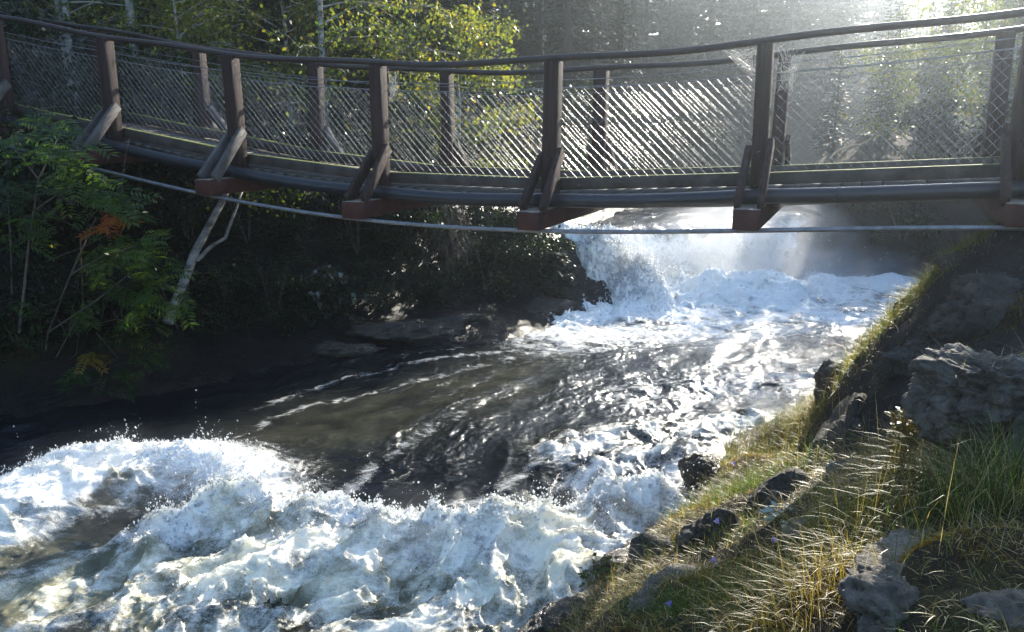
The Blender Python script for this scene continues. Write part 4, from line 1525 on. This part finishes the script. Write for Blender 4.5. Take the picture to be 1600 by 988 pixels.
tt = np.linspace(-1.2, 7.2, 240)
for side, sgn in ((0.0, -1), (BW, 1)):
    rl = MB()
    rl.tube([bp(t, side, zr(t) + 0.012 * math.sin(t * 5.1)) for t in tt[::2]], 0.030, 8)
    part(rl, "handrail", M['rail_steel'], sm=True)
    for dz_, off_ in ((-0.17, 0.075), (-0.24, 0.078)):
        w_ = MB()
        w_.tube([bp(t, side - sgn * off_, zr(t) + dz_ - 0.012 * math.sin((t % 1) * math.pi)) for t in tt[::2]], 0.004, 5)
        part(w_, "top_wire", M['cable'], sm=True)
    cb = MB()
    t4 = np.linspace(-1.2, 7.2, 1300)
    cb.tube([bp(t, side + sgn * 0.43, zk(t) - 0.415) for t in t4], 0.017, 12, twist=110)
    part(cb, "suspension_cable", M['cable'], sm=True)
    st_ = MB()
    for a, b in zip(tt[:-1:6], tt[6::6]):
        pass
    P = np.array([bp(t, side - sgn * 0.12, zk(t) - 0.205) for t in tt[::4]])
    for p, q in zip(P[:-1], P[1:]):
        d = (q - p) / 2
        st_.box((p + q) / 2, d, N3 * 0.035, Z3 * 0.034)
    part(st_, "stringer", M['beam_wood'])
for t in TS:
    for side, sgn in ((0.0, -1), (BW, 1)):
        b_ = MB()
        lo, hi = zk(t) - 0.235, zr(t) - 0.018
        wx_ = 0.063 + 0.006 * math.sin(t * 3.3 + side)
        tiltx = E3 * 0.018 * math.sin(t * 2.1 + side * 3) + Z3
        c_ = bp(t, side, (lo + hi) / 2)
        b_.box(c_, E3 * wx_, N3 * 0.07, tiltx * (hi - lo) / 2)
        po = part(b_, "post", M['post_wood'])
        bv = po.modifiers.new("bevel", 'BEVEL')
        bv.width = 0.008
        bv.segments = 2
        for s_ in (-1, 1):
            br = MB()
            a = bp(t, side + sgn * 0.47, zk(t) - 0.235) + E3 * s_ * (wx_ + 0.028)
            c = bp(t, side + sgn * 0.0, zk(t) + 0.22 + 0.03 * s_) + E3 * s_ * (wx_ + 0.028)
            d = (c - a) / 2
            up = np.cross(d / np.linalg.norm(d), E3)
            br.box((a + c) / 2, d, E3 * 0.024, up * 0.055)
            bo = part(br, "brace", M['brace_wood'] if t < 3 else M['post_wood'], po)
            bv = bo.modifiers.new("bevel", 'BEVEL')
            bv.width = 0.006
        for zb_ in (-0.10, 0.17):
            bl = MB()
            q_ = bp(t, side + sgn * 0.071, zk(t) + zb_)
            bl.tube([q_ - N3 * sgn * 0.004, q_ + N3 * sgn * 0.004, q_ + N3 * sgn * 0.012], [0.016, 0.015, 0.011], 6)
            part(bl, "bolt", M['rail_steel'], po)
    cbm = MB()
    c_ = bp(t, BW / 2, zk(t) - 0.318)
    cbm.box(c_, N3 * (BW / 2 + 0.56), E3 * 0.10, Z3 * 0.080)
    co = part(cbm, "crossbeam", M['beam_wood'])
    bv = co.modifiers.new("bevel", 'BEVEL')
    bv.width = 0.009
    bv.segments = 2
# kerbs, chain-link
M_link = M['galv']
for k in range(len(TS) - 1):
    t0, t1 = TS[k], TS[k + 1]
    for side, sgn in ((0.0, -1), (BW, 1)):
        kb = MB()
        a, c = bp(t0, side - sgn * 0.122, zk(t0) - 0.05), bp(t1, side - sgn * 0.122, zk(t1) - 0.05)
        d = (c - a) / 2
        kb.box((a + c) / 2, d * 0.998, N3 * 0.045, Z3 * (0.052 + 0.003 * math.sin(k * 4.0)))
        ko = part(kb, "kerb_board", M['kerb_wood'])
        bv = ko.modifiers.new("bevel", 'BEVEL')
        bv.width = 0.008
        # diamond wire mesh
        cl = MB()
        pw, ph = 0.082, 0.083
        Lp = SP - 0.15
        H = 0.80
        off = side - sgn * 0.078
        slope_ = ph / pw

        def P3(s_, h_):
            t_ = t0 + (0.075 + s_) / SP
            return bp(t_, off, zk(t_) + 0.005 + h_ * (zr(t_) - 0.24 - zk(t_)) / H)
        for fam in (1, -1):
            s0 = -H / slope_
            while s0 < Lp:
                # wire from (s0,0) rising to the right (fam 1) or falling (fam -1)
                pts = []
                nseg = int(H / (ph / 2))
                for i in range(nseg + 1):
                    h_ = i * ph / 2
                    ss = s0 + h_ / slope_
                    if fam < 0:
                        ss = Lp - ss
                    if 0 <= ss <= Lp and h_ <= H:
                        wv = 0.0045 * (1 if i % 2 else -1)
                        pts.append(P3(ss, h_) + N3 * (wv * 0.6 + 0.010 * math.sin(ss * 3.7 + h_ * 4.3 + k * 1.9 + side)) + E3 * 0.004 * math.sin(s0 * 9 + h_ * 7 + k))
                if len(pts) >= 2:
                    cl.tube(pts, 0.0012, 4, cap=False)
                s0 += pw
        part(cl, "chain_link_panel", M_link, sm=True)
# deck planks
pl = MB()
c_ = bp(0, BW / 2, 0)
pl.box((0, 0, 0), N3 * (BW / 2 - 0.05), E3 * 0.072, Z3 * 0.019)
p0_ = None
npl = 92
for k in range(npl):
    t = -1 + 8 * (k + 0.5) / npl
    loc = bp(t, BW / 2 + 0.015 * math.sin(k * 7.1), zk(t) - 0.145 + 0.003 * math.sin(k * 3.7)) - BO
    if p0_ is None:
        p0_ = pl.build("deck_plank", M['plank_wood'], bridge)
        o = p0_
    else:
        o = p0_.copy()
        COL.objects.link(o)
        o.parent = bridge
    o.location = Vector(loc.tolist())
    ang = math.atan2(zk(t + .02) - zk(t - .02), 0.04 * SP)
    o.rotation_euler = Matrix.Rotation(-ang, 3, Vector((n2[0], n2[1], 0))).to_euler()
# water pipe laid on the crossbeams
pp = MB()
pp.tube([bp(t, -0.155, zk(t) - 0.172 - 0.012 * math.sin((t % 1) * math.pi)) for t in tt], 0.062, 20)
po = part(pp, "water_pipe", M['pipe_plastic'], sm=True)
po["label"] = "black plastic water pipe lying on the crossbeam ends"
for t in (3.55, 5.35):
    j = MB()
    j.tube([bp(t + s_ * 0.006, -0.155, zk(t) - 0.172 - 0.012 * math.sin((t % 1) * math.pi)) for s_ in (-1, 0, 1)], 0.065, 20)
    part(j, "pipe_joint", M['pipe_plastic'], po, True)


# spider webs on the posts
def cobweb(label, corners, n, seed):
    r_ = np.random.default_rng(seed)
    C = np.array(corners)
    mb = MB()
    for k in range(n):
        w1, w2 = r_.dirichlet(np.ones(len(C)) * 0.5), r_.dirichlet(np.ones(len(C)) * 0.5)
        a, b = w1 @ C, w2 @ C
        m_ = (a + b) / 2 + r_.normal(0, 0.008, 3)
        mb.tube([a, m_, b], 0.0005, 3, cap=False)
    o = mb.build("cobweb", M['web'])
    return tag(o, label, "cobweb", "spider webs on the bridge")


def wpt(t, off, dz, base=zr):
    return bp(t, off, base(t) + dz)


cobweb("sunlit cobweb under the handrail left of the right hand post", [wpt(4.96, 0.0, -0.03), wpt(4.96, 0.02, -0.30), wpt(4.80, 0.0, -0.03), wpt(4.90, 0.05, -0.16)], 130, 1)
cobweb("sunlit cobweb right of the right hand post below the handrail", [wpt(5.04, 0.02, -0.03), wpt(5.04, 0.03, -0.42), wpt(5.16, 0.06, -0.1), wpt(5.12, 0.05, -0.40)], 120, 2)
cobweb("cobweb on the right side of the middle near post", [wpt(3.05, 0.02, -0.04), wpt(3.05, 0.03, -0.40), wpt(3.12, 0.05, -0.06), wpt(3.10, 0.05, -0.3)], 90, 3)
cobweb("torn cobweb between crossbeam and steel cable at the right", [wpt(5.12, 0.30, -0.25, zk), wpt(5.12, 0.34, -0.42, zk), wpt(5.35, 0.30, -0.41, zk), wpt(5.06, 0.15, -0.27, zk)], 90, 4)

# ------------------------------------------------------------------ grass and small plants of the near bank
GREEN, OLIVE, STRAW, WHITE = 0.12, 0.34, 0.62, 0.92


def gpos(px, py, Y, sx, sy, n):
    c = atY(px, py, Y)
    xx, yy = c[0] + sx * np.clip(rng.normal(0, 1, n), -1.8, 1.8), c[1] + sy * np.clip(rng.normal(0, 1, n), -1.8, 1.8)
    return np.stack([xx, yy, ground_z(xx, yy)], 1)


def blades_into(mb, B, l0, l1, w0, w1, tn, ts, lean_m=0.35, lean_s=0.3, curl_m=0.7, curl_s=0.5, azm=None, azs=1.0):
    n = len(B)
    az = rng.uniform(0, 6.28, n) if azm is None else rng.normal(azm, azs, n)
    mb.blades(B - np.array([0, 0, 0.015]), rng.uniform(l0, l1, n), rng.uniform(w0, w1, n), az, np.abs(rng.normal(lean_m, lean_s, n)), np.abs(rng.normal(curl_m, curl_s, n)),
              np.clip(rng.normal(tn, ts, n), 0, 1))


def tuft(label, px, py, Y, sx, sy, specs, cat="grass tuft"):
    mb = MB()
    for sp in specs:
        n = sp.pop('n')
        B = gpos(px, py, Y, sx, sy, n)
        blades_into(mb, B, **sp)
    return tag(mb.build("grass_tuft", M['grass']), label, cat)


tuft("big bright grass tuft with drooping whitish blades at the right edge", 1535, 815, 3.1, 0.10, 0.10,
     [dict(n=420, l0=0.25, l1=0.48, w0=.002, w1=.0045, tn=GREEN, ts=.08, lean_m=.2, curl_m=.5),
      dict(n=260, l0=0.35, l1=0.55, w0=.002, w1=.004, tn=WHITE, ts=.08, lean_m=.35, curl_m=1.7, curl_s=.4)])
tuft("spiky green grass tuft at the foot of the big boulder", 1475, 715, 3.12, 0.12, 0.05,
     [dict(n=110, l0=0.15, l1=0.40, w0=.003, w1=.006, tn=GREEN, ts=.06, lean_m=.45, curl_m=.6)])
tuft("swept tan tuft of dry grass left of the big bright tuft", 1425, 775, 3.45, 0.18, 0.12,
     [dict(n=520, l0=0.2, l1=0.45, w0=.0015, w1=.0035, tn=STRAW, ts=.12, lean_m=.9, curl_m=1.3, azm=2.9, azs=.9)])
tuft("fresh green tuft among harebells at the bottom edge", 1075, 965, 3.35, 0.16, 0.12,
     [dict(n=420, l0=0.10, l1=0.26, w0=.002, w1=.004, tn=GREEN, ts=.06, lean_m=.4, curl_m=.5)])
tuft("golden dry tuft in the bottom middle of the grassy bank", 1270, 940, 2.9, 0.18, 0.12,
     [dict(n=600, l0=0.16, l1=0.38, w0=.0015, w1=.003, tn=0.66, ts=.12, lean_m=.6, curl_m=1.1, azm=3.3, azs=.8)])
tuft("loose tuft of thin olive stalks beside the white-leaved plant", 1300, 850, 3.45, 0.16, 0.12,
     [dict(n=420, l0=0.15, l1=0.34, w0=.0015, w1=.003, tn=0.42, ts=.14, lean_m=.35, curl_m=.8)])
tuft("golden grass cushion on the ledge just above the rapids", 1205, 705, 6.5, 0.30, 0.32,
     [dict(n=1700, l0=0.10, l1=0.30, w0=.002, w1=.004, tn=0.50, ts=.14, lean_m=.4, curl_m=.9)])
tuft("green grass clump beside the round dark boulder", 1190, 758, 5.0, 0.18, 0.15,
     [dict(n=620, l0=0.10, l1=0.26, w0=.002, w1=.004, tn=0.22, ts=.1, lean_m=.35, curl_m=.6)])
tuft("yellow-green grass on the sunlit rim of the ridge", 1350, 575, 6.1, 0.20, 0.22,
     [dict(n=1200, l0=0.08, l1=0.24, w0=.002, w1=.004, tn=0.36, ts=.12, lean_m=.45, curl_m=.7)])
tuft("yellowish grass fringe midway along the ridge rim", 1415, 500, 6.15, 0.16, 0.16,
     [dict(n=1100, l0=0.07, l1=0.22, w0=.002, w1=.004, tn=0.40, ts=.14, lean_m=.5, curl_m=.8)])
tuft("sunlit grass near the top of the ridge by the bridge footing", 1480, 420, 6.1, 0.24, 0.15,
     [dict(n=1300, l0=0.06, l1=0.18, w0=.002, w1=.004, tn=0.42, ts=.14, lean_m=.45, curl_m=.7)])
mb_ = MB()
B = np.array([atY(1470 + 150 * k / 69 + rng.normal(0, 6), 585 - 30 * k / 69 + rng.normal(0, 5), 3.55 + rng.normal(0, .05)) for k in range(70)])
blades_into(mb_, B, .08, .24, .001, .0022, WHITE, .1, 1.15, .3, .6, .5)
mb_.tube([B[0], B[35], B[69]], 0.002, 3)
tag(mb_.build("grass_tuft", M['grass']), "pale dry grass lying over the flat top of the big boulder", "grass tuft")
tuft("olive tuft spilling over the edge above the foam", 1110, 790, 5.2, 0.16, 0.16,
     [dict(n=620, l0=0.10, l1=0.24, w0=.0015, w1=.0035, tn=0.34, ts=.14, lean_m=.5, curl_m=.8)])

gm = MB()
# general cover
nC = 110000
xx, yy = rng.uniform(-0.8, 5.2, nC), rng.uniform(1.6, 7.6, nC)
zz = ground_z(xx, yy)
eps = 0.06
gxs = (ground_z(xx + eps, yy, False) - ground_z(xx - eps, yy, False)) / (2 * eps)
gys = (ground_z(xx, yy + eps, False) - ground_z(xx, yy - eps, False)) / (2 * eps)
dens = smooth(-0.35, 0.2, fbm(xx * 1.7, yy * 1.7, 3, 201)) * smooth(0.16, 0.4, zz)
# the shaded near face of the ridge is bare rock
face = smooth(1.9, 2.3, xx) * (1 - smooth(5.6, 5.95, yy)) * smooth(4.2, 4.6, yy)
dens = dens * (1 - 0.95 * face)
bare = np.exp(-(((xx - atY(1480, 890, 2.6)[0]) / 0.40) ** 2 + ((yy - 2.55) / 0.28) ** 2))
dens = dens * (1 - 0.85 * bare)
keepm = rng.random(nC) < dens * 0.85
B = np.stack([xx, yy, zz], 1)[keepm]
gcol = fbm(B[:, 0] * 1.2 + 5, B[:, 1] * 1.2, 3, 207)
sel = gcol > 0.06
blades_into(gm, B[sel], .04, .2, .0015, .0042, 0.33, .16, .6, .4, .8, .5)
blades_into(gm, B[~sel], .05, .24, .001, .0035, 0.60, .18, .95, .45, 1.1, .7)
# tall thin stalks
B = np.concatenate([gpos(1250, 860, 3.5, 0.5, 0.5, 130), gpos(1420, 800, 3.3, 0.35, 0.3, 90), gpos(1200, 700, 6.2, 0.4, 0.5, 60), gpos(1380, 560, 6.1, .25, .3, 40)])
blades_into(gm, B, .28, .55, .0012, .002, 0.72, .15, .25, .2, .5, .4)
nL = 90000
xx, yy = rng.uniform(-0.8, 5.2, nL), rng.uniform(1.6, 7.6, nL)
zz = ground_z(xx, yy)
face = smooth(1.9, 2.3, xx) * (1 - smooth(5.6, 5.95, yy)) * smooth(4.2, 4.6, yy)
kp = (rng.random(nL) < 0.75 * smooth(0.15, 0.35, zz) * (1 - 0.9 * face))
B = np.stack([xx, yy, zz + 0.012], 1)[kp]
blades_into(gm, B, .03, .13, .0015, .0045, 0.62, .2, 1.35, .25, .7, .5)
tag(gm.build("grass", M['grass']), "thin mixed green and straw grass covering the near bank", "grass", kind="stuff")

mm = MB()
for (px_, py_, Y_, sx, sy, n, tn) in ((1390, 870, 2.85, .10, .08, 2600, .75), (1330, 900, 2.9, .16, .10, 2600, .55), (1200, 735, 5.6, .25, .25, 3000, .5), (1085, 855, 4.5, .12, .14, 2600, .35),
                                      (870, 965, 3.95, .12, .10, 2200, .25), (1430, 690, 4.1, .10, .10, 1800, .6), (1330, 800, 3.9, .18, .14, 2200, .6), (1290, 660, 5.8, .1, .2, 1600, .4),
                                      (1450, 440, 6.1, .25, .12, 2200, .3), (1380, 800, 3.4, .1, .1, 1500, .7), (1150, 890, 3.7, .2, .12, 2000, .5)):
    B = gpos(px_, py_, Y_, sx, sy, n)
    blades_into(mm, B, .012, .04, .003, .006, tn, .15, .4, .3, .5, .3)
B = []
for k in range(70):
    cx, cy_ = rng.uniform(-0.3, 3.6), rng.uniform(2.2, 6.6)
    B.append(np.stack([cx + rng.normal(0, .13, 420), cy_ + rng.normal(0, .11, 420), np.zeros(420)], 1))
B = np.concatenate(B)
B[:, 2] = ground_z(B[:, 0], B[:, 1])
B = B[B[:, 2] > 0.15]
tn_ = np.clip(fbm(B[:, 0] * 1.5, B[:, 1] * 1.5, 2, 411) * 1.2 + 0.5, 0.05, 0.95)
n_ = len(B)
mm.blades(B, rng.uniform(.012, .04, n_), rng.uniform(.003, .006, n_), rng.uniform(0, 6.28, n_), np.abs(rng.normal(.4, .3, n_)), np.abs(rng.normal(.5, .3, n_)), np.clip(tn_ + rng.normal(0, .1, n_), 0, 1))
tag(mm.build("moss", M['moss']), "golden and rusty moss cushions between the rocks", "moss", kind="stuff")


def harebell(label, px, py, Y, hgt, az):
    c = atY(px, py, Y)
    rt = empty("harebell", c - np.array([0, 0, hgt]), label, "flower", "violet harebells in the grass")
    st_ = MB()
    top = np.array([0, 0, hgt])
    st_.tube([np.array([-0.05 * math.cos(az), 0.02, -0.06]), np.array([-0.02 * math.cos(az), 0.01, hgt * 0.6]), top + np.array([0, 0, 0.012]), top + np.array([0.012 * math.cos(az), 0.012 * math.sin(az), 0.006])], 0.0012, 4)
    st_.build("stem", M['grass'], rt, True)
    hd = MB()
    n = 10
    ax = np.array([math.cos(az) * 0.7, math.sin(az) * 0.7, -0.6])
    ax /= np.linalg.norm(ax)
    s1 = np.cross(ax, [0, 0, 1.0])
    s1 /= np.linalg.norm(s1)
    s2 = np.cross(ax, s1)
    base = top + np.array([0.012 * math.cos(az), 0.012 * math.sin(az), 0.006])
    rings = []
    for r_, d_, amp in ((0.003, 0.0, 0), (0.009, 0.006, 0), (0.011, 0.014, 0), (0.013, 0.020, 0.1), (0.018, 0.026, 0.45)):
        for k in range(n):
            a = 2 * math.pi * k / n
            pk = 1 if k % 2 == 0 else -1
            rings.append(base + ax * (d_ + 0.006 * amp * pk) + (s1 * math.cos(a) + s2 * math.sin(a)) * r_ * (1 + 0.25 * amp * pk))
    F = [[i * n + k, i * n + (k + 1) % n, (i + 1) * n + (k + 1) % n, (i + 1) * n + k] for i in range(4) for k in range(n)]
    hd.add(np.array(rings), F, rng.uniform(0.2, 0.9))
    hd.build("bell", M['flower'], rt, True)
    return rt


harebell("violet harebell highest up on the ledge beside the rapids", 1151, 722, 5.2, 0.22, 3.6)
harebell("pale violet harebell in front of the black-faced rock", 1123, 810, 4.05, 0.22, -2.2)
harebell("violet harebell left of the white-leaved plant", 1205, 839, 3.7, 0.22, -1.2)
harebell("pale violet harebell above the flat pale slab", 1116, 870, 3.65, 0.18, -1.9)
harebell("deep violet harebell over the fresh green tuft, left of its neighbour", 1052, 940, 3.35, 0.2, -2.6)
harebell("deep violet harebell lowest of all near the bottom edge", 1078, 970, 3.2, 0.16, -1.0)


def leafy(name, label, cat, px, py, Y, r, h, n, ln, mat, t0, t1, seed):
    r_ = np.random.default_rng(seed)
    c = atY(px, py, Y)
    g = gz(c[0], c[1])
    rt = empty(name, (c[0], c[1], g), label, cat)
    st_, lf = MB(), MB()
    C, D = [], []
    for k in range(n):
        a, rr = r_.uniform(0, 6.28), r * math.sqrt(r_.random())
        p = np.array([rr * math.cos(a), rr * math.sin(a), (c[2] - g) + h * r_.uniform(-0.5, 0.5)])
        st_.tube([np.array([p[0] * .3, p[1] * .3, -0.03]), p * np.array([.8, .8, .6]), p], 0.0015, 3, cap=False)
        C.append(p)
        D.append([math.cos(a) + r_.normal(0, .4), math.sin(a) + r_.normal(0, .4), r_.uniform(-0.3, 0.3)])
    C, D = np.array(C), np.array(D)
    lf.leaves(C, D, np.tile([0, -0.25, 1.0], (n, 1)) + r_.normal(0, .25, (n, 3)), ln * r_.uniform(.6, 1.2, n), ln * 0.6 * r_.uniform(.7, 1.1, n), r_.uniform(t0, t1, n), 0.08)
    st_.build("stem", M['grass'], rt)
    lf.build("leaves", mat, rt)
    return rt


M['white_leaf'] = leaf_mat("shining pale leaf", [(0.0, (0.22, 0.27, 0.20)), (1.0, (0.42, 0.46, 0.38))], 0.3, 0.28, 0.6)
leafy("leafy_plant", "low plant with shining whitish leaves between dark boulder and dry grass", "plant", 1242, 812, 3.95, 0.13, 0.05, 46, 0.06, M['white_leaf'], 0.2, 1, 5)
leafy("leafy_plant", "small bright green leafy seedling above the waterline at the bottom", "plant", 935, 895, 4.25, 0.11, 0.14, 60, 0.05, M['birch_leaf'], 0.25, 0.6, 6)
leafy("leafy_plant", "yellow-green bushy herb at the left foot of the big boulder", "plant", 1415, 668, 3.7, 0.08, 0.18, 130, 0.035, M['birch_leaf'], 0.55, 0.85, 7)
leafy("leafy_plant", "thin herb with narrow green leaves in front of the dark slab", "plant", 1350, 705, 4.4, 0.05, 0.25, 26, 0.06, M['birch_leaf'], 0.1, 0.3, 8)

# ------------------------------------------------------------------ haze
import bmesh
bm = bmesh.new()
bmesh.ops.create_cube(bm, size=1.0)
me = bpy.data.meshes.new("haze")
bm.to_mesh(me)
bm.free()
me.materials.append(volume_mat("river haze", 0.0030, (0.80, 0.90, 1.0), 0.90))
hz = bpy.data.objects.new("haze", me)
ztop = 36.0
zlo = float(GZ.min()) - 1.5
hz.scale = (170, 130, ztop - zlo)
hz.location = (0, 28, (ztop + zlo) / 2)
link(hz)
tag(hz, "thin sunlit haze hanging in the river valley", "haze", kind="stuff")
